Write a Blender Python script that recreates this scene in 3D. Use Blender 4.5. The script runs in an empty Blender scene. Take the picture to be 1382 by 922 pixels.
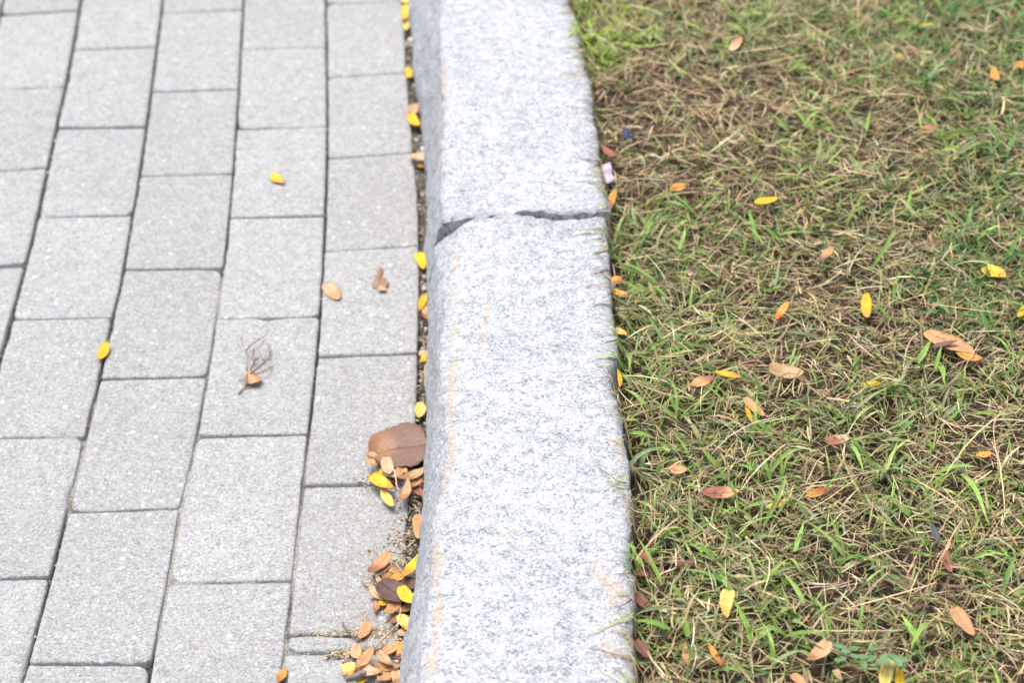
import bpy, math, random
import numpy as np
from mathutils import Vector, Matrix

random.seed(7)
rng = np.random.default_rng(7)
scene = bpy.context.scene
C = scene.collection

# ------------------------------------------------------------------ camera
F_PX, PITCH, ROLL, CAM_H = 2959.4, 0.5736, -0.0382, 1.1594
XR = np.array([1.0, 0, 0])
FWD = np.array([0, math.cos(PITCH), -math.sin(PITCH)])
DWN = np.array([0, -math.sin(PITCH), -math.cos(PITCH)])
RIGHT = math.cos(ROLL) * XR - math.sin(ROLL) * DWN
DOWN = math.sin(ROLL) * XR + math.cos(ROLL) * DWN
EYE = np.array([0, 0, CAM_H])
cam_d = bpy.data.cameras.new('camera')
cam = bpy.data.objects.new('camera', cam_d)
C.objects.link(cam)
M = Matrix.Identity(4)
for i in range(3):
    M[i][0] = RIGHT[i]; M[i][1] = -DOWN[i]; M[i][2] = -FWD[i]; M[i][3] = EYE[i]
cam.matrix_world = M
cam_d.sensor_width = 36.0
cam_d.sensor_fit = 'HORIZONTAL'
cam_d.lens = 36.0 * F_PX / 1382.0
cam_d.clip_start = 0.05
cam_d.clip_end = 500
cam_d.dof.use_dof = True
cam_d.dof.aperture_fstop = 8.0
cam_d.dof.focus_distance = 1.75
scene.camera = cam

# ------------------------------------------------------------------ light
SUN_EL, SUN_AZ = math.radians(74), math.radians(-58)      # azimuth measured from +Y towards +X
w = bpy.data.worlds.new('World')
scene.world = w
w.use_nodes = True
nt = w.node_tree
nt.nodes.clear()
sky = nt.nodes.new('ShaderNodeTexSky')
sky.sky_type = 'NISHITA'
sky.sun_disc = False
sky.sun_elevation = SUN_EL
sky.sun_rotation = SUN_AZ
sky.air_density = 0.8
sky.dust_density = 4.0
sky.ozone_density = 0.6
bg = nt.nodes.new('ShaderNodeBackground')
bg.inputs['Strength'].default_value = 0.13
wo = nt.nodes.new('ShaderNodeOutputWorld')
nt.links.new(sky.outputs[0], bg.inputs[0])
nt.links.new(bg.outputs[0], wo.inputs[0])
sl = bpy.data.lights.new('sun', 'SUN')
sl.energy = 1.6
sl.angle = math.radians(42)
sl.color = (1.0, 0.98, 0.96)
sun = bpy.data.objects.new('sun', sl)
C.objects.link(sun)
sd = Vector((math.sin(SUN_AZ) * math.cos(SUN_EL), math.cos(SUN_AZ) * math.cos(SUN_EL), math.sin(SUN_EL)))
sun.rotation_euler = sd.to_track_quat('Z', 'Y').to_euler()
scene.view_settings.view_transform = 'Standard'
scene.view_settings.look = 'None'
scene.view_settings.gamma = 1.0
scene.view_settings.use_curve_mapping = False
scene.view_settings.exposure = 1.06

# ------------------------------------------------------------------ helpers
def at(px, py, z=0.0):
    """the point at height z that the photograph shows at this place"""
    d = FWD * F_PX + RIGHT * (px - 691) + DOWN * (py - 461)
    t = (z - CAM_H) / d[2]
    return EYE + d * t

# the path is laid on a gentle arc: u = metres to the right, s = metres along it
X0, Y0, PHI, KAP = -0.5275, 2.4794, 0.0637, 0.0733
CX, CY = X0 - math.cos(PHI) / KAP, Y0 - math.sin(PHI) / KAP
def us2xy(u, s):
    a = PHI + KAP * np.asarray(s)
    r = 1 / KAP + np.asarray(u)
    return CX + r * np.cos(a), CY + r * np.sin(a)
def xy2us(x, y):
    r = np.hypot(x - CX, y - CY)
    a = np.arctan2(y - CY, x - CX)
    return r - 1 / KAP, (a - PHI) / KAP
def us_at(px, py, z=0.0):
    p = at(px, py, z)
    return xy2us(p[0], p[1])

def hash3(ix, iy, iz, seed):
    h = (ix.astype(np.int64) * 374761393 + iy.astype(np.int64) * 668265263 + iz.astype(np.int64) * 1274126177 + seed * 974634777) & 0xFFFFFFFF
    h = ((h ^ (h >> 13)) * 1274126177) & 0xFFFFFFFF
    h = ((h ^ (h >> 16)) * 2246822519) & 0xFFFFFFFF
    return ((h ^ (h >> 15)) & 0xFFFFFF) / float(0xFFFFFF)
def vnoise(p, scale, seed=0):
    q = np.asarray(p, float) * scale
    i = np.floor(q); f = q - i
    f = f * f * (3 - 2 * f)
    i = i.astype(np.int64)
    r = 0
    for dx in (0, 1):
        for dy in (0, 1):
            for dz in (0, 1):
                wgt = (f[..., 0] if dx else 1 - f[..., 0]) * (f[..., 1] if dy else 1 - f[..., 1]) * (f[..., 2] if dz else 1 - f[..., 2])
                r = r + wgt * hash3(i[..., 0] + dx, i[..., 1] + dy, i[..., 2] + dz, seed)
    return r * 2 - 1
def fbm(p, scale, octv=3, seed=0, gain=.5):
    r = 0; a = 1; t = 0
    for k in range(octv):
        r = r + a * vnoise(p, scale * 2 ** k, seed + 17 * k); t += a; a *= gain
    return r / t
def P3(x, y, z=0.0):
    x, y = np.broadcast_arrays(np.asarray(x, float), np.asarray(y, float))
    return np.stack([x, y, np.broadcast_to(np.asarray(z, float), x.shape)], -1)

def lin(r, g, b):
    def f(c):
        c /= 255.0
        return c / 12.92 if c <= .04045 else ((c + .055) / 1.055) ** 2.4
    return np.array([f(r), f(g), f(b)])

def mesh_np(name, verts, faces, mat=None, col=None, smooth=True, uv=None, attrs=None, origin=None):
    """faces: list of int arrays (each n x k)"""
    verts = np.asarray(verts, float).reshape(-1, 3)
    if origin is not None:
        verts = verts - np.asarray(origin)
    me = bpy.data.meshes.new(name)
    if not isinstance(faces, list):
        faces = [faces]
    faces = [np.asarray(f) for f in faces if len(f)]
    loops = np.concatenate([f.ravel() for f in faces])
    tot = np.concatenate([np.full(len(f), f.shape[1]) for f in faces])
    st = np.concatenate([[0], np.cumsum(tot)[:-1]])
    me.vertices.add(len(verts)); me.vertices.foreach_set('co', verts.ravel().astype(np.float32))
    me.loops.add(len(loops)); me.loops.foreach_set('vertex_index', loops.astype(np.int32))
    me.polygons.add(len(tot)); me.polygons.foreach_set('loop_start', st.astype(np.int32))
    me.polygons.foreach_set('use_smooth', np.full(len(tot), smooth))
    me.update(calc_edges=True)
    if col is not None:
        c = np.concatenate([np.asarray(col).reshape(-1, 3), np.ones((len(verts), 1))], 1)
        a = me.color_attributes.new('col', 'FLOAT_COLOR', 'POINT')
        a.data.foreach_set('color', c.ravel().astype(np.float32))
    if attrs:
        for k, v in attrs.items():
            a = me.attributes.new(k, 'FLOAT', 'POINT')
            a.data.foreach_set('value', np.asarray(v).ravel().astype(np.float32))
    if uv is not None:
        l = me.uv_layers.new(name='uv')
        l.data.foreach_set('uv', np.asarray(uv).reshape(-1, 2)[loops].ravel().astype(np.float32))
    if mat:
        me.materials.append(mat)
    o = bpy.data.objects.new(name, me)
    if origin is not None:
        o.location = Vector(origin)
    C.objects.link(o)
    return o
def grid_faces(nu, nv, off=0, closed_u=False):
    i = np.arange(nu - (0 if closed_u else 1))[:, None]; j = np.arange(nv - 1)[None, :]
    i2 = (i + 1) % nu
    f = np.stack([i * nv + j, i2 * nv + j, i2 * nv + j + 1, i * nv + j + 1], -1).reshape(-1, 4)
    return f + off
def tag(o, label=None, cat=None, group=None, kind=None):
    if label: o['label'] = label
    if cat: o['category'] = cat
    if group: o['group'] = group
    if kind: o['kind'] = kind
    return o
def parent(o, p):
    o.parent = p
    o.location = o.location - p.location
    return o

class NT:
    """small helper for node materials"""
    def __init__(s, name, rough=.8, spec=.3):
        s.m = bpy.data.materials.new(name); s.m.use_nodes = True
        s.t = s.m.node_tree; s.b = s.t.nodes['Principled BSDF']
        s.b.inputs['Roughness'].default_value = rough
        s.b.inputs['Specular IOR Level'].default_value = spec
        s.out = s.t.nodes['Material Output']
        s.pos = s.n('ShaderNodeNewGeometry').outputs['Position']
    def n(s, k, **kw):
        x = s.t.nodes.new(k)
        for a, b in kw.items(): setattr(x, a, b)
        return x
    def l(s, a, b): s.t.links.new(a, b)
    def setin(s, node, key, v):
        if isinstance(v, bpy.types.NodeSocket): s.l(v, node.inputs[key])
        else:
            if isinstance(v, (tuple, list, np.ndarray)) and len(v) == 3 and node.inputs[key].type == 'RGBA': v = (*v, 1)
            node.inputs[key].default_value = v
    def noise(s, scale, detail=3, rough=.6, vec=None, dist=0):
        x = s.n('ShaderNodeTexNoise'); s.setin(x, 'Scale', scale); s.setin(x, 'Detail', detail); s.setin(x, 'Roughness', rough)
        s.setin(x, 'Distortion', dist)
        s.l(vec or s.pos, x.inputs['Vector']); return x.outputs['Fac']
    def voro(s, scale, vec=None, feature='F1'):
        x = s.n('ShaderNodeTexVoronoi', feature=feature); s.setin(x, 'Scale', scale); s.l(vec or s.pos, x.inputs['Vector']); return x
    def scale(s, vec, sc, rot=(0, 0, 0)):
        x = s.n('ShaderNodeMapping'); s.l(vec, x.inputs['Vector']); x.inputs['Scale'].default_value = sc; x.inputs['Rotation'].default_value = rot
        return x.outputs[0]
    def ramp(s, fac, stops, interp='LINEAR'):
        x = s.n('ShaderNodeValToRGB'); e = x.color_ramp; e.interpolation = interp
        while len(e.elements) < len(stops): e.elements.new(.5)
        for el, (p, c) in zip(e.elements, stops):
            el.position = p
            el.color = (c, c, c, 1) if not hasattr(c, '__len__') else (*c, 1)
        s.l(fac, x.inputs[0]); return x.outputs[0]
    def mix(s, fac, a, b, mode='MIX'):
        x = s.n('ShaderNodeMix', data_type='RGBA', blend_type=mode)
        for key, v in ((0, fac), (6, a), (7, b)):
            if isinstance(v, bpy.types.NodeSocket): s.l(v, x.inputs[key])
            elif key == 0: x.inputs[0].default_value = v
            else: x.inputs[key].default_value = (*v, 1) if hasattr(v, '__len__') else (v, v, v, 1)
        return x.outputs[2]
    def math(s, op, a, b=0.0, clamp=False):
        x = s.n('ShaderNodeMath', operation=op, use_clamp=clamp)
        for k, v in ((0, a), (1, b)):
            if isinstance(v, bpy.types.NodeSocket): s.l(v, x.inputs[k])
            else: x.inputs[k].default_value = v
        return x.outputs[0]
    def attr(s, name, out='Fac'):
        x = s.n('ShaderNodeAttribute', attribute_name=name); return x.outputs[out]
    def sep(s, c):
        x = s.n('ShaderNodeSeparateColor'); s.l(c, x.inputs[0]); return x.outputs
    def bump(s, h, dist, strength=1.0, prev=None):
        x = s.n('ShaderNodeBump'); s.l(h, x.inputs['Height']); x.inputs['Distance'].default_value = dist; x.inputs['Strength'].default_value = strength
        if prev is not None: s.l(prev, x.inputs['Normal'])
        return x.outputs[0]
    def color(s, c): s.l(c, s.b.inputs['Base Color'])
    def normal(s, n): s.l(n, s.b.inputs['Normal'])

# ------------------------------------------------------------------ materials
def concrete_mat():
    k = NT('paver_concrete', .9, .2)
    fine = k.voro(620)
    fr = k.sep(fine.outputs['Color'])
    base = k.ramp(fr[0], [(0, (.245, .247, .236)), (.3, (.350, .352, .338)), (.7, (.394, .397, .381)), (1, (.475, .478, .460))])
    mott = k.noise(60, 4, .65)
    base = k.mix(1, base, k.ramp(mott, [(.3, .89), (.7, 1.08)]), 'MULTIPLY')
    base = k.mix(1, base, k.ramp(k.noise(5.5, 5, .6), [(.3, .95), (.7, 1.035)]), 'MULTIPLY')
    grime = k.noise(9, 4, .6)
    base = k.mix(k.ramp(grime, [(.5, 0), (.8, .25)]), base, (.34, .325, .295))
    # pebbles in the face mix: a few white, a few blue-grey, a few tan
    pv = k.voro(290)
    pr = k.sep(pv.outputs['Color'])
    disk = k.ramp(pv.outputs['Distance'], [(.30, 1), (.42, 0)])
    for ch, lo, hi, c in ((0, .90, .92, (.60, .60, .595)), (1, .945, .955, (.19, .205, .235)), (2, .955, .965, (.38, .31, .22))):
        m = k.math('MULTIPLY', k.ramp(pr[ch], [(lo, 0), (hi, 1)]), disk)
        base = k.mix(k.math('MULTIPLY', m, .85), base, c)
    pv2 = k.voro(130)
    pr2 = k.sep(pv2.outputs['Color'])
    disk2 = k.ramp(k.math('ADD', pv2.outputs['Distance'], k.math('MULTIPLY', k.noise(500, 2), .2)), [(.33, 1), (.42, 0)])
    for ch, lo, c in ((0, .95, (.62, .62, .615)), (1, .972, (.22, .24, .275)), (2, .985, (.33, .26, .19))):
        m = k.math('MULTIPLY', k.ramp(pr2[ch], [(lo, 0), (lo + .006, 1)]), disk2)
        base = k.mix(k.math('MULTIPLY', m, .9), base, c)
    pit = k.noise(420, 2, .5)
    base = k.mix(k.ramp(pit, [(.30, .55), (.40, 0)]), base, (.20, .19, .175))
    oi = k.n('ShaderNodeObjectInfo')
    base = k.mix(1, base, k.ramp(oi.outputs['Random'], [(0, (.955, .95, .94)), (.5, (1, 1, 1)), (1, (1.04, 1.04, 1.04))]), 'MULTIPLY')
    k.color(base)
    h = k.math('ADD', k.math('MULTIPLY', fr[1], .5), k.noise(330, 4, .7))
    k.normal(k.bump(h, .0017, .85))
    return k.m

def granite_mat():
    k = NT('kerb_granite', .75, .35)
    v = k.scale(k.pos, (1.0, 1.0, 1.0), (0, 0, .25))
    v = k.scale(v, (0.88, 1.0, 1.0))
    n1 = k.noise(560, 4, .62, v, .15)
    n2 = k.noise(120, 3, .55, v)
    n3 = k.noise(14, 3, .5)
    f = k.math('ADD', k.math('MULTIPLY', n1, .70), k.math('MULTIPLY', n2, .30))
    base = k.ramp(f, [(.34, (.110, .117, .126)), (.415, (.235, .247, .257)), (.475, (.350, .363, .368)), (.545, (.430, .442, .441)), (.64, (.525, .532, .522))])
    fl = k.voro(520, v)
    fc = k.sep(fl.outputs['Color'])
    dk = k.math('MULTIPLY', k.ramp(fc[0], [(.83, 0), (.88, 1)]), k.ramp(k.noise(85, 2, .5, v), [(.40, 0), (.58, 1)]))
    base = k.mix(k.math('MULTIPLY', dk, .75), base, (.13, .135, .155))
    base = k.mix(k.math('MULTIPLY', k.ramp(fc[1], [(.9, 0), (.94, 1)]), .6), base, (.66, .66, .65))
    base = k.mix(1, base, k.ramp(n3, [(.3, .93), (.7, 1.05)]), 'MULTIPLY')
    # iron staining: shape comes from the stone (vertex data), broken up by grain
    rust = k.attr('rust')
    rn = k.math('ADD', k.math('MULTIPLY', k.ramp(k.noise(210, 3, .7), [(.38, 0), (.62, 1.1)]), .85), k.math('MULTIPLY', k.ramp(k.noise(55, 2, .6), [(.3, 0), (.7, 1)]), .6))
    rn = k.math('MULTIPLY', rn, k.ramp(k.noise(26, 2, .5), [(.36, .45), (.62, 1.25)]))
    rm = k.ramp(k.math('MULTIPLY', rust, rn), [(.38, 0), (.9, .52)])
    base = k.mix(rm, base, (.42, .30, .155))
    # rough split faces show more dark mica
    rough = k.attr('rough')
    rm2 = k.math('MULTIPLY', rough, k.ramp(k.noise(260, 4, .7), [(.38, 1), (.56, 0)]))
    base = k.mix(k.math('MULTIPLY', rm2, .55), base, (.21, .22, .245))
    k.color(base)
    h = k.math('ADD', n1, k.math('MULTIPLY', k.noise(700, 3, .6), .6))
    k.normal(k.bump(h, .0009, .7))
    return k.m

def sand_mat():
    k = NT('joint_soil', .95, .1)
    g = k.voro(900)
    gc = k.sep(g.outputs['Color'])
    dark = k.ramp(gc[0], [(0, (.035, .032, .026)), (.7, (.085, .076, .062)), (.95, (.14, .125, .105)), (1, (.33, .31, .28))])
    pale = k.ramp(gc[0], [(0, (.21, .19, .16)), (.6, (.34, .315, .27)), (1, (.48, .46, .42))])
    f = k.math('ADD', k.attr('fill'), k.math('MULTIPLY', k.math('SUBTRACT', k.noise(45, 4, .7), .5), 1.1))
    c = k.mix(k.ramp(f, [(.35, 0), (.75, 1)]), dark, pale)
    moss = k.ramp(k.noise(22, 3, .6), [(.55, 0), (.7, .5)])
    c = k.mix(k.math('MULTIPLY', moss, k.math('SUBTRACT', 1, k.attr('fill'), True)), c, (.045, .052, .025))
    k.color(c)
    k.normal(k.bump(k.math('ADD', k.noise(500, 4, .7), gc[1]), .0015, .9))
    return k.m

def soil_mat():
    k = NT('lawn_soil', .95, .1)
    n = k.noise(120, 5, .7)
    c = k.ramp(n, [(.3, (.022, .016, .011)), (.55, (.062, .045, .031)), (.8, (.13, .10, .07))])
    k.color(c)
    k.normal(k.bump(k.noise(240, 4, .7), .003, 1))
    return k.m

def plant_mat(name, rough=.55, trans=.3, vein=0.0, mottle=.25):
    k = NT(name, rough, .35)
    c = k.attr('col', 'Color')
    n = k.noise(260, 3, .6)
    c = k.mix(1, c, k.ramp(n, [(.25, 1 - mottle), (.75, 1 + mottle)]), 'MULTIPLY')
    if vein:
        uvn = k.n('ShaderNodeUVMap', uv_map='uv')
        sx = k.n('ShaderNodeSeparateXYZ'); k.l(uvn.outputs[0], sx.inputs[0])
        av = k.math('ABSOLUTE', k.math('SUBTRACT', sx.outputs[1], .5))
        w_ = k.math('SINE', k.math('MULTIPLY', k.math('SUBTRACT', sx.outputs[0], k.math('MULTIPLY', av, .7)), 62))
        w_ = k.math('SINE', k.math('ADD', k.math('ARCSINE', k.math('MULTIPLY', w_, .99)), k.math('MULTIPLY', k.noise(70, 3, .6), 2.2)))
        vm = k.ramp(w_, [(.80, 0), (.98, vein)])
        c = k.mix(vm, c, k.mix(1, c, (.62, .55, .5), 'MULTIPLY'))
        blot = k.noise(120, 4, .6)
        c = k.mix(k.ramp(blot, [(.58, 0), (.74, .45)]), c, k.mix(1, c, (.68, .52, .40), 'MULTIPLY'))
        spot = k.voro(420)
        so = k.sep(spot.outputs['Color'])
        c = k.mix(k.math('MULTIPLY', k.ramp(so[0], [(.955, 0), (.965, .6)]), k.ramp(spot.outputs['Distance'], [(.25, 1), (.4, 0)])), c, (.10, .055, .03))
        k.normal(k.bump(k.math('ADD', k.math('MULTIPLY', w_, .5), k.math('MULTIPLY', n, 3)), .0003, .5))
    else:
        k.normal(k.bump(k.noise(500, 2, .6), .0005, .5))
    k.color(c)
    if trans:
        tr = k.n('ShaderNodeBsdfTranslucent'); k.l(c, tr.inputs['Color'])
        mx = k.n('ShaderNodeMixShader'); mx.inputs[0].default_value = trans
        k.l(k.b.outputs[0], mx.inputs[1]); k.l(tr.outputs[0], mx.inputs[2]); k.l(mx.outputs[0], k.out.inputs[0])
    return k.m

def simple_mat(name, c1, c2, scale=200, rough=.7, spec=.3, bump=.0005):
    k = NT(name, rough, spec)
    k.color(k.ramp(k.noise(scale, 4, .6), [(.3, c1), (.7, c2)]))
    k.normal(k.bump(k.noise(scale * 1.7, 3, .6), bump, .8))
    return k.m

M_PAVER = concrete_mat()
M_GRAN = granite_mat()
M_SAND = sand_mat()
M_SOIL = soil_mat()
M_GRASS = plant_mat('grass_blade', .5, .3)
M_STRAW = plant_mat('dead_grass', .6, .15)
M_LEAF = plant_mat('leaf_tissue', .5, .12, vein=.35, mottle=.18)
M_TWIG = plant_mat('twig_bark', .8, 0, mottle=.35)
M_FIELD = simple_mat('distant_turf', (.05, .06, .025), (.13, .11, .06), 60, .95, .1, .003)

# ------------------------------------------------------------------ measured layout of the path
COLS = {   # column joints as seen in the photograph
 0: [(109, 0), (91, 108), (76, 168), (64, 225), (47, 309), (38, 344), (15, 428), (2, 475)],
 1: [(220, 0), (212, 60), (203, 124), (197, 171), (188, 242), (178, 299), (168, 367), (153, 424), (134, 508), (114, 589), (91, 691), (68, 779), (37, 898)],
 2: [(330, 0), (324, 64), (321, 121), (316, 202), (310, 302), (303, 361), (294, 428), (281, 508), (266, 589), (238, 690), (226, 786), (209, 877), (202, 921)],
 3: [(440, 0), (440, 101), (441, 215), (439.5, 293), (437, 337), (433, 428), (429, 482), (415, 586), (407, 654), (397, 762), (388, 857), (380, 921)],
 4: [(545, 0), (548, 97), (555, 160), (557, 205), (565, 252), (567, 309), (567, 400), (565, 475), (563, 589), (556, 640), (549, 700), (545, 770), (540, 850), (535, 921)]}
bound = {}
for c, pts in COLS.items():
    q = np.array([us_at(*p) for p in pts]); q = q[np.argsort(q[:, 1])]
    fit = np.polyval(np.polyfit(q[:, 1], q[:, 0], 3), q[:, 1])
    q[:, 0] = q[:, 0] + (.55 if c < 4 else .3) * (fit - q[:, 0])
    bound[c] = q
def ub(c, s):
    """lateral place of column joint c at station s"""
    s = np.asarray(s, float)
    if c >= 0:
        return np.interp(s, bound[c][:, 1], bound[c][:, 0])
    q = bound[0]
    return .5 * np.interp(s, q[:, 1], q[:, 0]) + .5 * q[:, 0].mean() + .1032 * c
W_P, L_P = .103, .2055
ROWS = {
 -1: [(20, 18, 95, 14), (20, 119, 80, 117), (20, 228, 60, 225), (10, 357, 35, 355)],
 0: [(86, 66, 210, 63), (78, 172, 196, 171), (52, 292, 179, 290), (20, 430, 152, 427), (0, 591, 113, 590), (0, 781, 66, 779)],
 1: [(107, 20, 218, 16), (205, 124, 320, 120), (189, 237, 315, 233), (169, 363, 302, 361), (136, 511, 279, 508), (92, 691, 237, 687), (40, 897, 204, 896)],
 2: [(325, 66, 439, 62), (318, 173, 439, 170), (311, 294, 438, 291), (295, 430, 432, 427), (267, 589, 414, 586), (229, 788, 394, 784)],
 3: [(441, 4, 543, 1), (441, 103, 549, 98), (442, 213, 556, 206), (438, 339, 567, 331), (430, 481, 565, 477), (407, 655, 555, 653), (389, 858, 538, 852), (388, 882, 535, 878)]}
S_LO, S_HI = us_at(691, 1180)[1], us_at(691, -700)[1]
joints = {}
for c, rows in ROWS.items():
    js = []
    for (xa, ya, xb, yb) in rows:
        ua, sa = us_at(xa, ya); ubb, sb = us_at(xb, yb)
        # extrapolate the cross joint to both column joints
        uL, uR = float(ub(c, sa)), float(ub(c + 1, sb))
        k = (sb - sa) / max(ubb - ua, .03)
        js.append([sa + k * (uL - ua), sb + k * (uR - ubb)])
    js.sort()
    while js[0][0] > S_LO:
        js.insert(0, [js[0][0] - L_P + random.uniform(-.001, .001), js[0][1] - L_P + random.uniform(-.001, .001)])
    while js[-1][0] < S_HI:
        js.append([js[-1][0] + L_P + random.uniform(-.001, .001), js[-1][1] + L_P + random.uniform(-.001, .001)])
    joints[c] = js
for c in range(-2, -7, -1):
    src = joints[0 if c % 2 == 0 else -1]
    joints[c] = [[a + random.uniform(-.003, .003), b + random.uniform(-.003, .003)] for a, b in src]

# ---- bedding soil of the path (shows in the joints and along the kerb)
def pal_spot(u, s):
    f = np.zeros_like(u)
    for (px, py, rad, amt) in [(250, 660, .10, 1), (236, 760, .10, 1), (280, 520, .09, .8), (300, 400, .06, .7), (405, 640, .08, .75), (395, 740, .1, .9), (384, 880, .10, .8),
                               (100, 640, .09, .75), (310, 788, .09, .9), (250, 690, .08, .6), (125, 560, .05, .6), (440, 20, .08, .5), (320, 270, .05, .6)]:
        a, b = us_at(px, py)
        f = np.maximum(f, amt * np.exp(-((u - a) ** 2 + (s - b) ** 2 * .6) / rad ** 2))
    return f
nu_, ns_ = 260, 330
uu = np.concatenate([np.linspace(-.75, -.1, 50)[:-1], np.linspace(-.1, .47, 211)]); nu_ = len(uu)
ss = np.linspace(S_LO - .05, S_HI + .05, ns_)
U, S = np.meshgrid(uu, ss, indexing='ij')
X, Y = us2xy(U, S)
pp = P3(X, Y)
fill = np.clip(pal_spot(U, S) + .75 * np.clip(fbm(pp, 6.5, 3, 61) - .05, 0, 1), 0, 1)
Z = -.0088 + .0068 * np.clip(fill, 0, 1) + .0014 * fbm(pp, 60, 3, 5) + .0008 * vnoise(pp, 260, 8)
gut = U > ub(4, S) + .001
Z = np.where(gut, -.004 + .0035 * fbm(pp, 50, 3, 3) + .001 * vnoise(pp, 260, 8), Z)
path = mesh_np('path', np.stack([X, Y, Z], -1), grid_faces(nu_, ns_), M_SAND, attrs={'fill': np.where(gut, .33, fill * .85)})
tag(path, kind='structure')

def make_paver(c, jA, jB, seed):
    """one concrete paver between joints jA (near) and jB (far) of column c"""
    JG = {0: .0020, 1: .0016, 2: .0012, 3: .0014, 4: .0013}
    gL, gR = JG.get(c, .0015), JG.get(c + 1, .0015)
    g = .0016
    sL0, sR0 = jA; sL1, sR1 = jB
    Lm = .5 * (sL1 + sR1 - sL0 - sR0)
    def ticks(L, n):
        e = np.array([0, .0007, .0019, .0042])
        return np.concatenate([e, np.linspace(.009, L - .009, n), (L - e)[::-1]]) / L if L > .03 else np.concatenate([e, [L * .5], (L - e)[::-1]]) / L
    Wm = float(np.mean(ub(c + 1, [sL0, sL1]) - ub(c, [sL0, sL1])))
    a = ticks(Wm - 2 * g, 9); b = ticks(Lm - 2 * g, 17)
    A, B = np.meshgrid(a, b, indexing='ij')
    sl = sL0 + g + (sL1 - sL0 - 2 * g) * B; sr = sR0 + g + (sR1 - sR0 - 2 * g) * B
    s = sl * (1 - A) + sr * A
    u = (ub(c, s) + gL) * (1 - A) + (ub(c + 1, s) - gR) * A
    r = np.random.default_rng(seed)
    # rounded, slightly broken corners and wandering edges
    du = np.minimum(A, 1 - A) * Wm; ds = np.minimum(B, 1 - B) * Lm
    sgu = np.where(A < .5, 1, -1); sgs = np.where(B < .5, 1, -1)
    q = P3(u * 1.0, s, seed * .37)
    edge = np.minimum(du, ds)
    wob = .0008 * fbm(q, 70, 3, 2) + .0005 * vnoise(q, 240, 4)
    for ca in (0, 1):
        for cb in (0, 1):
            rad = r.uniform(.0006, .002) if r.random() < .85 else r.uniform(.003, .007)
            da = np.abs(A - ca) * Wm; db = np.abs(B - cb) * Lm
            k = np.clip(1 - np.hypot(da, db) / (rad * 1.8), 0, 1)
            u = u + sgu * k * rad * .55; s = s + sgs * k * rad * .55
    fade = np.clip(1 - edge / .006, 0, 1)
    u = u + sgu * wob * fade * (du < .0045); s = s + sgs * wob * fade * (ds < .0045)
    tilt = r.uniform(-.0007, .0007, 3)
    z = tilt[0] + tilt[1] * (A - .5) * 2 + tilt[2] * (B - .5) * 2 + .00035 * fbm(q, 55, 3, 9)
    drop = np.interp(edge, [0, .0007, .0019, .0042, .01], [-.0017, -.0007, -.0002, -.00004, 0])
    chip = np.clip(vnoise(q, 38, 11) - .62, 0, 1) * 6 * np.clip(1 - edge / .006, 0, 1)
    z = z + drop - .004 * np.clip(chip, 0, 1)
    x, y = us2xy(u, s)
    top = np.stack([x, y, z], -1)
    na, nb = A.shape
    ring = [(i, 0) for i in range(na)] + [(na - 1, j) for j in range(1, nb)] + [(i, nb - 1) for i in range(na - 2, -1, -1)] + [(0, j) for j in range(nb - 2, 0, -1)]
    rid = np.array([i * nb + j for i, j in ring])
    v = top.reshape(-1, 3); n0 = len(v)
    low = v[rid].copy(); low[:, 2] = -.05
    n = len(rid); k = np.arange(n); k2 = (k + 1) % n
    sides = np.stack([rid[k2], rid[k], n0 + k, n0 + k2], -1)
    f = grid_faces(na, nb)
    bot = (n0 + k[::-1])[None, :]
    ctr = top.mean((0, 1))
    o = mesh_np('paver', np.concatenate([v, low]), [f, sides, bot], M_PAVER, origin=(ctr[0], ctr[1], 0))
    parent(o, path)
sd_ = 1
for c in range(-6, 4):
    js = joints[c]
    for i in range(len(js) - 1):
        make_paver(c, js[i], js[i + 1], sd_); sd_ += 1

# ------------------------------------------------------------------ kerb stones
HC = .13
def us_poly(pts, z):
    q = np.array([us_at(px, py, z) for px, py in pts]); return q[np.argsort(q[:, 1])]
def pinterp(q, s): return np.interp(s, q[:, 1], q[:, 0])
s_far = us_at(700, -560, HC)[1]; s_near = us_at(700, 1150, HC)[1]
# upper left brow (where the top turns down), silhouette of the rough face, right brow
FAR_L = us_poly([(594, -300), (594, 0), (593, 67), (597, 118), (597, 188), (594, 235), (596, 288)], HC)
FAR_S = us_poly([(552, -300), (553, 0), (557, 60), (561, 100), (568, 150), (574, 200), (577, 250), (576, 300), (576, 340)], .035)
FAR_R = us_poly([(745, -300), (768, 0), (781, 34), (790, 87), (799, 124), (803, 161), (809, 215), (820, 269), (823, 300)], HC)
NEAR_L = us_poly([(626, 288), (618, 305), (608, 330), (601, 362), (598, 400), (597, 470), (599, 540), (597, 600), (590, 660), (583, 695), (577, 760), (573, 830), (563, 908), (545, 1100)], HC)
NEAR_L0 = us_poly([(593, 286), (594, 330), (595, 362), (598, 400), (597, 470), (599, 540), (597, 600), (590, 660), (583, 695), (577, 760), (573, 830), (563, 908), (545, 1100)], HC)
NEAR_S = us_poly([(572, 300), (575, 340), (578, 400), (580, 440), (578, 520), (577, 600), (575, 640), (574, 678), (566, 739), (559, 813), (549, 870), (542, 922), (525, 1100)], .035)
NEAR_R = us_poly([(819, 290), (818, 320), (823, 367), (828, 441), (836, 462), (836, 474), (826, 494), (829, 512), (836, 537), (844, 570), (846, 600), (848, 644), (852, 695), (855, 779), (853, 840), (857, 922), (862, 1100)], HC)
JS = us_at(700, 286, HC)[1]
CHIP = us_poly([(597, 345), (612, 320), (625, 294), (645, 290), (662, 290), (685, 296), (702, 302), (722, 309), (740, 316), (755, 324), (772, 322), (790, 317), (818, 318)], HC)
CHIP = CHIP[np.argsort(CHIP[:, 0])]

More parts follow.
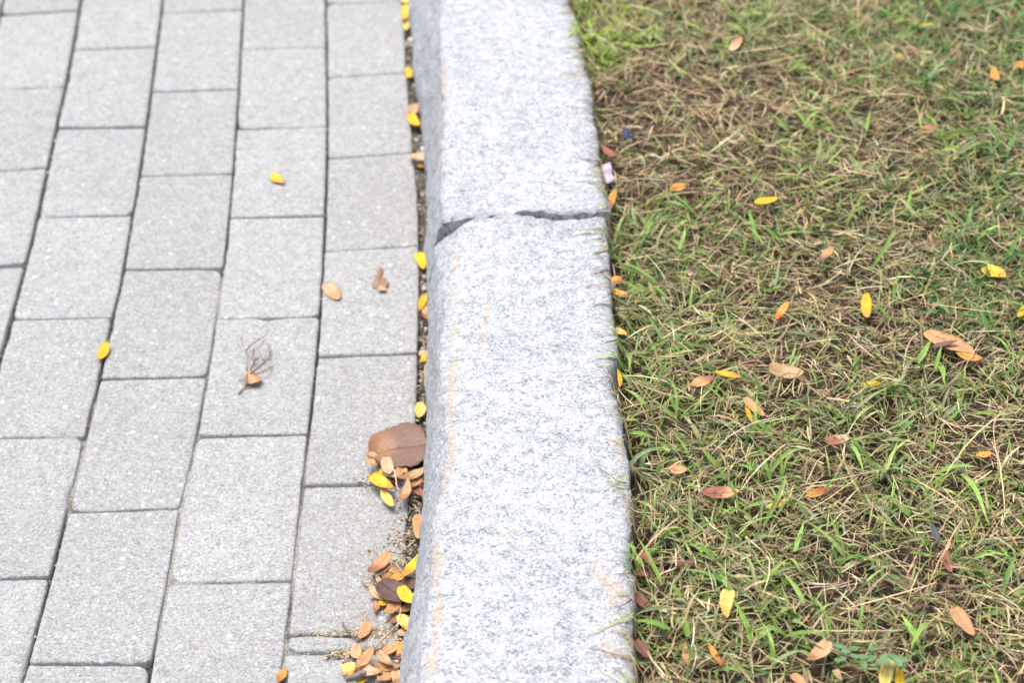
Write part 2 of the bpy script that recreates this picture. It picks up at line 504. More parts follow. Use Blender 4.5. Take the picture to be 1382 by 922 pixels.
RUST = [ # stain lines on the stone: points, width (m), strength
 ([(612, 330), (611, 400), (612, 470), (607, 540), (610, 600), (600, 660), (593, 695), (589, 740), (588, 780), (590, 845), (580, 900), (570, 960)], .0055, 1.0),
 ([(603, 620), (594, 680), (586, 740), (584, 800)], .004, .9),
 ([(665, 355), (660, 400), (655, 430), (648, 470)], .006, .62), ([(690, 150), (652, 30)], .004, .35), ([(648, 60), (645, 140)], .007, .40),
 ([(598, 90), (600, 120), (596, 150), (598, 190), (594, 215)], .005, .85),
 ([(675, 722), (690, 719), (708, 714)], .0035, .95), ([(637, 730), (680, 722)], .003, .6),
 ([(735, 578), (760, 570), (795, 562)], .005, .7), ([(690, 600), (790, 572)], .008, .35), ([(760, 600), (830, 575)], .005, .5),
 ([(806, 765), (818, 778), (828, 790), (836, 802)], .010, .95), ([(824, 810), (828, 850)], .006, .8), ([(820, 870), (845, 905), (840, 960)], .010, .75),
 ([(836, 590), (840, 640), (833, 660)], .008, .8), ([(820, 700), (830, 710)], .008, .6), ([(832, 600), (815, 640)], .012, .35),
 ([(770, 402), (800, 398)], .006, .5), ([(690, 455), (700, 465)], .01, .4), ([(705, 700), (780, 680)], .005, .45), ([(740, 880), (700, 900)], .012, .4),
 ([(810, 272), (822, 272)], .006, .8), ([(790, 288), (815, 290)], .004, .6), ([(640, 290), (690, 292)], .004, .5), ([(745, 420), (735, 470)], .012, .3)]
RUST += [([(842, 580), (846, 640), (850, 700), (853, 780), (850, 840), (853, 920)], .007, .62), ([(815, 330), (822, 380), (826, 440)], .006, .5), ([(700, 350), (720, 420)], .012, .33),
 ([(640, 560), (690, 540)], .012, .33), ([(760, 850), (800, 840)], .012, .4), ([(660, 800), (700, 830)], .014, .3), ([(750, 640), (780, 650)], .012, .36), ([(690, 120), (720, 90)], .012, .33), ([(770, 200), (790, 240)], .01, .38), ([(620, 220), (640, 260)], .01, .36)]
RUST_W = [(np.array([at(x, y, HC)[:2] for x, y in pts]), w_, a) for pts, w_, a in RUST]
def rust_at(x, y):
    r = np.zeros_like(x)
    p = np.stack([x, y], -1)
    for pts, w_, a in RUST_W:
        for i in range(len(pts) - 1):
            A_, B_ = pts[i], pts[i + 1]; d = B_ - A_
            t = np.clip(((p - A_) @ d) / (d @ d), 0, 1)
            dist = np.linalg.norm(p - (A_ + t[..., None] * d), axis=-1)
            r = np.maximum(r, a * np.exp(-(dist / w_) ** 2))
    return r

def kerb(label, s0, s1, L, SL, R, chip, seed, L0=None):
    step = .0024
    ss = np.arange(s0, s1 + step, step); ss[-1] = s1
    ss = np.concatenate([[s0, s0 + .0008], ss[1:-1], [s1 - .0008, s1]])
    # profile parameter: left face up, brow, top, brow, right face down
    nL, nT, nR = 34, 66, 20
    kinds = np.concatenate([np.zeros(nL), np.ones(nT), np.full(nR, 2)])
    t = np.concatenate([np.linspace(0, 1, nL, endpoint=False), np.linspace(0, 1, nT), np.linspace(0, 1, nR + 1)[1:]])
    S_, T_ = np.meshgrid(ss, t, indexing='ij'); K = np.broadcast_to(kinds, S_.shape)
    uL, uS, uR = pinterp(L, S_), pinterp(SL, S_), pinterp(R, S_)
    e3 = P3(S_, 0 * S_, seed)
    uR = uR + .0024 * fbm(e3, 55, 3, seed + 41) + .0004 * vnoise(e3, 330, seed + 43)
    uL = uL + .0020 * fbm(e3, 48, 3, seed + 45)
    uS = uS + .0016 * fbm(e3, 60, 3, seed + 47)
    z_bot = -.06
    uB = uL if L0 is None else np.minimum(uL, pinterp(L0, S_) + .0015 * fbm(e3, 48, 3, seed + 45))
    # left face from below ground to the brow
    zl = z_bot + (HC - z_bot) * T_
    ul = np.where(zl < .035, uS + .004 * np.clip((.035 - zl) / .035, 0, 1.5) ** 2,
                  uS + (uB - uS) * np.clip((zl - .035) / (HC - .035), 0, 1) ** 1.25)
    # the broken corner: the break cuts back only the upper part of the face
    brk = np.maximum(uL - uB, 0); hb = np.clip(1.5 * brk, .001, .07)
    tb = np.clip((zl - (HC - hb)) / hb, 0, 1)
    ul = ul + brk * tb ** .9
    ut = uL + (uR - uL) * T_
    ur = uR + .004 * T_
    zr = HC + (z_bot - HC) * T_
    u = np.where(K == 0, ul, np.where(K == 1, ut, ur))
    z = np.where(K == 0, zl, np.where(K == 1, HC, zr))
    # round the two brows
    br = np.where(K == 1, np.minimum(1, np.exp(-((u - uL) / .006))), 0)
    bz = .0045 if chip is None else .0085
    z = z - bz * np.where(K == 1, np.exp(-((u - uL) / (bz * 1.25))), np.where(K == 0, np.exp(-((HC - z) / (bz * 1.3))), 0))
    z = z - .0050 * np.where(K == 1, np.exp(-((uR - u) / .0050)), np.where(K == 2, np.exp(-((HC - z) / .006)), 0))
    u = u + .0045 * np.where(K == 0, np.exp(-((HC - z) / .008)), 0)
    # chipped end
    rough = np.clip(np.where(K == 1, np.maximum(np.exp(-((u - uL) / .007) ** 2), .9 * np.exp(-((uR - u) / .006) ** 2)), 1), 0, 1)
    if chip is not None:
        e = np.interp(u, chip[:, 0], chip[:, 1])
        q = P3(u, S_, z)
        e = e + .003 * fbm(q, 90, 2, seed + 3)
        d = np.clip(S_ - e, 0, 1)
        right = np.interp((u - chip[0, 0]) / (chip[-1, 0] - chip[0, 0]), [0, .25, .4, .55, .68, .85, 1], [.25, .3, .25, .5, 1.35, 1.2, .8])
        low = np.minimum(d * .5, .0018 + d * .085) * right * (1 + .75 * fbm(q, 70, 3, seed + 8)) + np.where(d > 0, np.clip(d / .004, 0, 1) * .0034 * fbm(q, 150, 3, seed + 9), 0)
        z = np.where((K == 1) | (z > HC - .02), z - low, z)
        rough = np.maximum(rough, np.clip(d / .003, 0, 1) * (K == 1))
    # front and back arrises of the block
    for end, sg in ((s0, 1), (s1, -1)):
        d = np.abs(S_ - end)
        q = P3(u, S_, z)
        um = (u - uL) / np.maximum(uR - uL, .05)
        wm = np.interp(um, [0, .12, .3, .45, .58, .72, .9, 1], [.9, .7, .6, .15, .2, 1.0, .9, .5])
        z = z - np.where(z > 0, 1, 0) * .0045 * wm * np.exp(-d / .004) * (1 + .7 * fbm(q, 60, 3, seed + 21)) * (K == 1)
        rough = np.maximum(rough, .9 * np.exp(-(d / .006) ** 2))
    # the two stones meet along the same wandering break
    dj = np.abs(S_ - JS)
    S_ = S_ + np.exp(-dj / .03) * (.0042 * fbm(P3(u, 0 * u, 3.3), 42, 3, 77) + .0010 * vnoise(P3(u, 0 * u, 5.1), 260, 78))
    x, y = us2xy(u, S_)
    q = P3(x, y, z)
    # relief: a flat sawn top, coarse split sides
    top_n = .0011 * fbm(q, 22, 3, seed) + .0007 * vnoise(q, 130, seed + 1) + .0005 * vnoise(q, 330, seed + 2)
    qs = q * np.array([1, .55, 1.0])
    side_n = .0042 * fbm(qs, 34, 3, seed + 5) + .0022 * fbm(qs, 130, 3, seed + 6) + .0008 * vnoise(q, 420, seed + 7)
    rr = rough
    nu_v = np.where(K == 0, -1, np.where(K == 2, 1, 0))
    ang = PHI + KAP * S_
    # outward direction blends from sideways to up near the brow
    upw = np.where(K == 1, 1.0, np.clip(1 - (HC - z) / .02, 0, .7))
    sw = np.where(K == 1, np.where(u < (uL + uR) / 2, -1, 1) * np.clip(rough * .7, 0, .7), nu_v)
    disp = top_n * (1 - rr) + side_n * rr * np.where(K == 2, .7, 1)
    x = x + np.cos(ang) * sw * disp; y = y + np.sin(ang) * sw * disp
    z = z + upw * disp
    x = x + 0; rust = rust_at(x, y) * np.where(z > HC - .03, 1, .35)
    # scattered stains on the split face
    rust = np.maximum(rust, np.where(K == 0, np.clip(fbm(q * np.array([1, 1, .6]), 45, 3, seed + 12) - .28, 0, 1) * 2.2, 0))
    v = np.stack([x, y, z], -1)
    n_s, n_t = S_.shape
    V = [v.reshape(-1, 3)]; F = [grid_faces(n_s, n_t)[:, ::-1]]
    RU = [rust.ravel()]; RO = [rough.ravel()]
    off = n_s * n_t
    # end faces, closed towards the middle of the section with a rough break
    for row, sg in ((0, -1), (n_s - 1, 1)):
        loop = v[row]; c0 = np.array([loop[:, 0].mean(), loop[:, 1].mean(), .04])
        prev = off + np.arange(n_t); V.append(loop); RU.append(np.zeros(n_t)); RO.append(np.full(n_t, .4)); off += n_t
        for k in range(1, 9):
            f_ = 1 - k / 8.0
            ring = c0 + (loop - c0) * f_
            bump = (.004 * fbm(ring, 40, 3, seed + 31)) * min(1, k / 2)
            ring = ring + np.outer(bump, [-math.sin(PHI), math.cos(PHI), 0]) * (1 if sg < 0 else -1) * 1.0
            ids = off + np.arange(n_t); V.append(ring); RU.append(np.zeros(n_t)); RO.append(np.full(n_t, .25)); off += n_t
            a = np.arange(n_t); a2 = (a + 1) % n_t
            f = np.stack([prev[a], prev[a2], ids[a2], ids[a]], -1)
            F.append(f[:, ::-1] if sg < 0 else f); prev = ids
    i = np.arange(n_s - 1)
    F.append(np.stack([i * n_t, (i + 1) * n_t, (i + 1) * n_t + n_t - 1, i * n_t + n_t - 1], -1))
    V = np.concatenate(V)
    ctr = (float(V[:, 0].mean()), float(V[:, 1].mean()), 0)
    o = mesh_np('kerb_stone', V, F, M_GRAN, attrs={'rust': np.concatenate(RU), 'rough': np.concatenate(RO)}, origin=ctr)
    return tag(o, label, 'kerb stone', 'granite kerb stones edging the path')
kerb('long granite kerb stone in front, rust streaked, with chipped far corner', s_near, JS - .0018, NEAR_L, NEAR_S, NEAR_R, CHIP, 40, NEAR_L0)
kerb('granite kerb stone behind the joint, softer and plainer, running out of view', JS, s_far, FAR_L, FAR_S, FAR_R, None, 70)

# ------------------------------------------------------------------ lawn soil and far ground
HS = .106
def u_right(s):
    return np.where(s > JS, pinterp(FAR_R, s), pinterp(NEAR_R, s))
def soil_z(x, y):
    p = P3(x, y)
    return HS + .006 * fbm(p, 9, 3, 50) + .003 * fbm(p, 45, 3, 51)
su = np.linspace(0, 1, 260) ** 1.0 * .95
sv = np.linspace(S_LO, S_HI, 420)
SU, SV = np.meshgrid(su, sv, indexing='ij')
UU = u_right(SV) - .004 + SU
X, Y = us2xy(UU, SV)
edge_drop = -.010 * np.exp(-SU / .012)
Z = soil_z(X, Y) + edge_drop
lawn = mesh_np('lawn_soil', np.stack([X, Y, Z], -1), grid_faces(260, 420), M_SOIL)
tag(lawn, kind='structure')
# the ground goes on to the horizon, with the lawn's level behind the soil sheet
g = 150.0
gv = [(-g, -g, -.065), (g, -g, -.065), (g, g, -.065), (-g, g, -.065)]
ground = mesh_np('ground', gv, np.array([[0, 1, 2, 3]]), M_SAND, attrs={'fill': [.5] * 4})
tag(ground, kind='structure')
sv2 = np.linspace(-9, 40, 200)
x1, y1 = us2xy(np.where((sv2 > S_LO) & (sv2 < S_HI), 1.0, .43), sv2)
x2, y2 = us2xy(60.0, sv2)
n2 = len(sv2)
fv = np.concatenate([np.stack([x1, y1, np.full(n2, .09)], -1), np.stack([x2, y2, np.full(n2, .09)], -1)])
i = np.arange(n2 - 1)
field = mesh_np('lawn', fv, np.stack([i, n2 + i, n2 + i + 1, i + 1], -1), M_FIELD)
tag(field, kind='structure')

# ------------------------------------------------------------------ grass
def visible(x, y, z, m=.06):
    d = P3(x, y, z) - EYE
    f = d @ FWD
    px = (d @ RIGHT) / f * F_PX + 691; py = (d @ DOWN) / f * F_PX + 461
    return (px > -m * 1382) & (px < 1382 * (1 + m)) & (py > -m * 1.5 * 922) & (py < 922 * (1 + m * 2.5)), px, py

def strands(name, root, az, el, length, width, bend, curl, nseg, c0, c1, roll, mat, fold=0.0, zmin=True, lift=.0012, taper=1.0, store=None):
    """curved blades as ribbons (three points across when folded)"""
    n = len(az)
    k = nseg + 1
    p = np.zeros((n, k, 3)); p[:, 0] = root
    d = np.zeros((n, k, 3))
    wob = rng.normal(0, 1, (n, k)) * .05
    for j in range(k):
        t = j / nseg
        a = az + curl * t + wob[:, j]
        e = el - bend * t
        d[:, j] = np.stack([np.cos(a) * np.cos(e), np.sin(a) * np.cos(e), np.sin(e)], -1)
        if j:
            p[:, j] = p[:, j - 1] + d[:, j - 1] * (length / nseg)[:, None]
    if zmin:
        fl = soil_z(p[..., 0], p[..., 1]) + lift * rng.random((n, 1)) * 3
        uu_, ss_ = xy2us(p[..., 0], p[..., 1])
        on_stone = uu_ < u_right(ss_) + .001
        fl = np.where(on_stone, np.maximum(fl, HC + .0015), fl)
        p[..., 2] = np.maximum(p[..., 2], fl)
    side = np.cross(d, [0, 0, 1.0]); side /= np.linalg.norm(side, axis=-1, keepdims=True) + 1e-9
    nor = np.cross(side, d)
    r = roll[:, None, None] + (rng.normal(0, .35, n)[:, None] * np.linspace(0, 1, k))[..., None]
    sv_ = side * np.cos(r) + nor * np.sin(r)
    nv_ = -side * np.sin(r) + nor * np.cos(r)
    t = np.linspace(0, 1, k)
    wp = np.clip(np.minimum(.55 + 1.6 * t, 1.0) * (1 - t ** 2.2 * taper), .06, 1)
    hw = (width[:, None] * wp[None] * .5)[..., None]
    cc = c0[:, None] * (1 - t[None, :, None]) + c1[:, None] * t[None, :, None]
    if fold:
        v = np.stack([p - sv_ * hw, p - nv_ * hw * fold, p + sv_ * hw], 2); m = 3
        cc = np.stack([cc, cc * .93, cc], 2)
    else:
        v = np.stack([p - sv_ * hw, p + sv_ * hw], 2); m = 2
        cc = np.stack([cc, cc], 2)
    base = (np.arange(n) * k * m)[:, None, None]
    j = np.arange(nseg)[None, :, None]; q = np.arange(m - 1)[None, None, :]
    a = base + j * m + q
    f = np.stack([a, a + 1, a + m + 1, a + m], -1).reshape(-1, 4)
    if store is not None:
        store.append((v.reshape(-1, 3), f, cc.reshape(-1, 3))); return
    return mesh_np(name, v, f, mat, col=cc)
def merge(name, store, mat):
    off = 0; V = []; F = []; Cc = []
    for v, f, c in store:
        V.append(v); F.append(f + off); Cc.append(c); off += len(v)
    return mesh_np(name, np.concatenate(V), np.concatenate(F), mat, col=np.concatenate(Cc))
def pick(pal, n, jit=.10, wts=None):
    pal = np.array([lin(*c) for c in pal])
    i = rng.choice(len(pal), n, p=wts)
    return np.clip(1.32 * np.array([1.0, 1.0, .93]) * pal[i] * (1 + rng.normal(0, jit, (n, 1))) * (1 + rng.normal(0, .04, (n, 3))), .004, .9)

def scatter(n, umax=.93):
    u = rng.uniform(.002, umax, n); s = rng.uniform(S_LO + .02, S_HI - .02, n)
    u = u + u_right(s)
    x, y = us2xy(u, s)
    vis, px, py = visible(x, y, HS + .02)
    keep = vis | (rng.random(n) < .65)
    return x[keep], y[keep], px[keep], py[keep], (u - u_right(s))[keep]

# where the turf is green: (px, py, rx, ry, amount, kind) kind 0 normal, 1 lime, 2 dark
GREEN = [(820, 25, 60, 40, 1.6, 1), (800, 60, 40, 25, .9, 1), (1330, 30, 130, 60, 1.5, 2), (1180, 30, 160, 45, .9, 0), (1040, 20, 120, 30, .5, 0), (1330, 110, 90, 60, .7, 2),
         (1160, 60, 60, 40, .6, 0), (870, 300, 50, 35, 1.2, 0), (870, 370, 45, 50, 1.3, 0), (920, 420, 60, 60, .7, 0), (1320, 340, 80, 60, 1.1, 2), (1290, 420, 80, 50, .8, 2),
         (1090, 180, 60, 25, .5, 0), (1250, 230, 120, 60, .5, 0), (1360, 200, 60, 80, .8, 2), (1000, 300, 90, 60, .5, 0), (1130, 290, 80, 50, .5, 0), (880, 560, 45, 60, 1.0, 0), (960, 560, 60, 60, .6, 0),
         (1240, 520, 80, 60, .7, 0), (1180, 590, 70, 50, .5, 0), (900, 690, 60, 60, 1.1, 0), (960, 700, 60, 50, .7, 0), (920, 820, 70, 60, 1.1, 0), (1050, 770, 60, 60, 1.1, 0), (1010, 640, 60, 40, .6, 0),
         (1190, 660, 60, 60, .8, 0), (1340, 730, 60, 60, .9, 0), (1340, 660, 50, 40, .7, 1), (1110, 760, 50, 50, .8, 0), (1330, 880, 70, 50, .9, 0), (1180, 880, 90, 40, .8, 0), (980, 900, 60, 40, .8, 0),
         (860, 470, 30, 40, .9, 0), (1380, 500, 40, 60, .6, 0), (1250, 840, 60, 40, .4, 0), (1030, 480, 50, 40, .4, 0), (1370, 820, 40, 50, .6, 0)]
def green_amt(px, py, kind=None):
    g_ = np.zeros_like(px)
    for gx, gy, rx, ry, a, kd in GREEN:
        if kind is None or kd == kind:
            g_ += a * np.exp(-((px - gx) / rx) ** 2 - ((py - gy) / ry) ** 2)
    return g_

STRAW = [(188, 168, 136), (170, 148, 118), (156, 132, 104), (136, 112, 88), (112, 90, 70), (198, 184, 158), (156, 150, 100), (92, 72, 56), (164, 126, 98), (136, 138, 88)]
STRAW_W = [.09, .14, .15, .13, .10, .03, .14, .06, .03, .13]
GREENS = [(112, 142, 66), (128, 158, 76), (98, 130, 64), (142, 166, 86), (122, 138, 96), (146, 154, 106), (88, 112, 64), (130, 146, 106)]
LIME = [(146, 174, 72), (158, 182, 86), (136, 166, 66)]
DARKG = [(78, 112, 52), (92, 126, 66), (104, 140, 74), (86, 116, 76)]

dry = []
# 1. matted dead layer lying on the soil
x, y, px, py, du_ = scatter(175000)
n = len(x)
p_ = P3(x, y)
heading = 1.2 * math.pi * fbm(p_, 7, 2, 90) + rng.normal(0, .95, n) + np.where(rng.random(n) < .5, 0, math.pi)
c = pick(STRAW, n, .16, STRAW_W)
c *= (.80 + .45 * (fbm(p_, 14, 3, 91)[:, None] * .5 + .5))
thin = rng.random(n)
lay = rng.random(n)
z0 = soil_z(x, y) + .001 + .013 * lay ** 1.3 * (1 + .5 * fbm(p_, 20, 2, 92)) * np.clip(du_ / .02, .3, 1)
keep = rng.random(n) > np.clip(1.5 * (fbm(p_, 26, 3, 99) - .12), 0, .8)
x, y, z0, heading, c, thin = (a[keep] for a in (x, y, z0, heading, c, thin)); n = len(x)
strands('dry', np.stack([x, y, z0], -1), heading, rng.normal(.10, .22, n), rng.uniform(.008, .030, n) * (1 + .8 * (thin > .9)), np.where(thin < .68, rng.uniform(.0005, .0011, n), rng.uniform(.0010, .0022, n)),
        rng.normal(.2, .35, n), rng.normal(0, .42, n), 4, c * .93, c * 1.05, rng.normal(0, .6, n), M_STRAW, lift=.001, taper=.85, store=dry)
# 2. longer loose straws on top
x, y, px, py, du_ = scatter(1500)
n = len(x)
c = pick([(198, 182, 152), (184, 162, 130), (168, 142, 112), (204, 192, 168), (164, 152, 118)], n, .1)
strands('dry', np.stack([x, y, soil_z(x, y) + .008 + .008 * rng.random(n)], -1), rng.uniform(0, 6.28, n), rng.normal(.22, .22, n), rng.uniform(.025, .07, n), rng.uniform(.0006, .0013, n),
        rng.normal(.4, .3, n), rng.normal(0, .5, n), 6, c, c * 1.03, rng.normal(0, .5, n), M_STRAW, taper=.7, store=dry)
# 3. upright dead stubble
x, y, px, py, du_ = scatter(11000)
n = len(x)
c = pick(STRAW, n, .12, STRAW_W)
strands('dry', np.stack([x, y, soil_z(x, y)], -1), rng.uniform(0, 6.28, n), rng.uniform(.45, 1.45, n), rng.uniform(.012, .034, n), rng.uniform(.0009, .0019, n),
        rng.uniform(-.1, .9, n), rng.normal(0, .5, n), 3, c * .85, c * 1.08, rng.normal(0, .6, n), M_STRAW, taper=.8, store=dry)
# 4. single long straws that stand out in the photograph
LONG = [((1238, 408), (1362, 419)), ((985, 95), (1090, 70)), ((1070, 15), (1170, 75)), ((880, 80), (800, 118)), ((905, 58), (850, 66)), ((1142, 822), (1262, 782)), ((1090, 690), (1160, 640)),
        ((1095, 852), (1220, 850)), ((940, 140), (1000, 230)), ((870, 105), (962, 128)), ((1300, 700), (1255, 800)), ((1060, 600), (1000, 660)), ((960, 30), (1045, 46)), ((1140, 120), (1250, 130)),
        ((1080, 655), (1200, 628)), ((1305, 695), (1225, 640)), ((865, 190), (835, 205)), ((1180, 215), (1100, 245)), ((1350, 560), (1280, 640)), ((915, 700), (860, 755))]
for (ax, ay), (bx, by) in LONG:
    A_, B_ = at(ax, ay, HS + .022), at(bx, by, HS + .024)
    d_ = B_ - A_
    cc = pick([(196, 172, 138), (182, 152, 116)], 1, .06)
    strands('dry', A_[None], np.array([math.atan2(d_[1], d_[0])]) - .1, np.array([.06]), np.array([np.linalg.norm(d_)]), np.array([.0013]), np.array([.12]), np.array([.2]), 8, cc, cc, np.array([.2]), M_STRAW, taper=.5, store=dry)
dry_o = merge('dry_grass', dry, M_STRAW)
tag(dry_o, 'matted tan dead grass covering the lawn right of the kerb', 'dry grass', kind='stuff')

live = []
# 5. fine green blades
x, y, px, py, du_ = scatter(135000)
p_ = P3(x, y)
ga = 1.2 * green_amt(px, py) + .06 + .42 * np.clip(fbm(p_, 18, 3, 95), -1, 1)
inside = (px > -50) & (px < 1450) & (py > -60) & (py < 1000)
ga = np.where(inside, ga, .45 + .3 * fbm(p_, 8, 3, 96))
k_ = rng.random(len(x)) < np.clip(ga * .62 + .06, .12, .9)
k_ &= (du_ > .012) | (fbm(P3(x, y), 16, 2, 98) > .12)
x, y, px, py = x[k_], y[k_], px[k_], py[k_]
n = len(x)
c = pick(GREENS, n, .12)
dk_ = rng.random(n) < np.clip(green_amt(px, py, 2) * .8, 0, .85); c[dk_] = pick(DARKG, int(dk_.sum()), .12)
lm = rng.random(n) < np.clip(green_amt(px, py, 1) * .6, 0, .8); c[lm] = pick(LIME, int(lm.sum()), .1)
tipdry = rng.random(n) < .3
c1 = c * 1.12; c1[tipdry] = pick(STRAW[:3], int(tipdry.sum()), .1)
clump = 6.28 * fbm(P3(x, y), 30, 2, 97)
strands('live', np.stack([x, y, soil_z(x, y) + .004 * rng.random(n)], -1), clump + rng.normal(0, 1.3, n), rng.uniform(.1, 1.15, n), rng.uniform(.012, .037, n), rng.uniform(.0012, .0029, n),
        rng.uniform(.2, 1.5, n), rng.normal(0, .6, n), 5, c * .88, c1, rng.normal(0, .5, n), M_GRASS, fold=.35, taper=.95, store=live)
# 6. broad crabgrass blades in small fans
x, y, px, py, du_ = scatter(5200)
ga = green_amt(px, py) + .14
k_ = rng.random(len(x)) < np.clip(ga * .55, .05, .85)
x, y, px, py = x[k_], y[k_], px[k_], py[k_]
m = 4
x, y, px, py = (np.repeat(a, m) for a in (x, y, px, py))
n = len(x)
x = x + rng.normal(0, .004, n); y = y + rng.normal(0, .004, n)
c = pick(GREENS[:6], n, .1)
dk_ = rng.random(n) < np.clip(green_amt(px, py, 2) * .8, 0, .85); c[dk_] = pick(DARKG, int(dk_.sum()), .1)
lm = rng.random(n) < np.clip(green_amt(px, py, 1) * .7, 0, .85); c[lm] = pick(LIME, int(lm.sum()), .1)
strands('live', np.stack([x, y, soil_z(x, y) + .006], -1), rng.uniform(0, 6.28, n), rng.uniform(.25, 1.0, n), rng.uniform(.018, .045, n), rng.uniform(.0028, .0052, n),
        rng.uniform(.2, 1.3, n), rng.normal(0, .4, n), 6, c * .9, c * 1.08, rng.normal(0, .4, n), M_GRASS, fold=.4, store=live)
# 7. broad single blades that stand out in the photograph (root, tip, width in metres)
BROAD = [((885, 380), (835, 348), .0052), ((872, 404), (838, 372), .0046), ((900, 402), (880, 378), .0045), ((868, 765), (850, 735), .0042), ((893, 790), (862, 720), .0046), ((905, 850), (862, 830), .0058),
         ((928, 860), (926, 832), .0056), ((1010, 850), (1035, 860), .0035), ((920, 805), (905, 780), .004), ((1313, 655), (1355, 640), .0062), ((1305, 665), (1340, 685), .005), ((1252, 840), (1228, 868), .005),
         ((1240, 868), (1218, 825), .0045), ((1165, 850), (1160, 832), .0048), ((1200, 430), (1182, 405), .0036), ((965, 752), (945, 732), .0048), ((1085, 815), (1060, 770), .004), ((1072, 745), (1085, 700), .004),
         ((1150, 600), (1165, 632), .0038), ((1297, 640), (1330, 705), .0045), ((1280, 568), (1300, 545), .003), ((1345, 560), (1315, 552), .0036), ((975, 540), (955, 515), .004), ((870, 545), (848, 520), .0045),
         ((880, 590), (850, 578), .005), ((862, 568), (843, 562), .005), ((1262, 500), (1272, 462), .004), ((1238, 490), (1258, 455), .0058), ((1268, 492), (1274, 512), .0058), ((1005, 45), (980, 25), .005),
         ((1062, 175), (1035, 145), .005), ((885, 65), (848, 58), .005), ((1030, 330), (1010, 300), .003), ((1108, 150), (1085, 165), .004), ((1170, 785), (1195, 760), .004), ((1230, 700), (1205, 668), .004)]
for (ax, ay), (bx, by), wd in BROAD:
    A_, B_ = at(ax, ay, HS + .014), at(bx, by, HS + .026)
    d_ = B_ - A_
    L_ = np.linalg.norm(d_)
    cc = pick([(126, 158, 72), (138, 170, 82), (112, 146, 66)], 1, .06)
    strands('live', A_[None], np.array([math.atan2(d_[1], d_[0])]), np.array([.5 * math.asin(np.clip(d_[2] / L_, -1, 1)) + .35]), np.array([L_ * 1.04]), np.array([wd]), np.array([.7]), np.array([.05]), 8, cc * .92, cc * 1.08, np.array([rng.normal(0, .25)]), M_GRASS, fold=.35, store=live)
# 8. thin stalks reaching over the kerb's edge
x_, y_ = [], []
cen = rng.uniform(S_LO, S_HI, 46)
sq = np.clip(cen[rng.integers(0, 46, 500)] + rng.normal(0, .014, 500), S_LO, S_HI); uq = u_right(sq) + rng.uniform(.003, .018, 500)
x, y = us2xy(uq, sq); n = len(x)
dd = rng.random(46)[rng.integers(0, 46, n)] < .55
c = np.where(dd[:, None], pick(STRAW, n, .12), pick(GREENS, n, .1))
strands('live', np.stack([x, y, soil_z(x, y)], -1), math.pi + PHI + rng.normal(0, .95, n), rng.uniform(.4, 1.2, n), rng.uniform(.014, .042, n), rng.uniform(.0008, .0026, n), rng.uniform(.3, 1.5, n), rng.normal(0, .5, n), 5, c * .9, c, rng.normal(0, .5, n), M_GRASS, fold=.3, store=live)
live_o = merge('green_grass', live, M_GRASS)
tag(live_o, 'green grass blades growing through the dead turf right of the kerb', 'grass', kind='stuff')

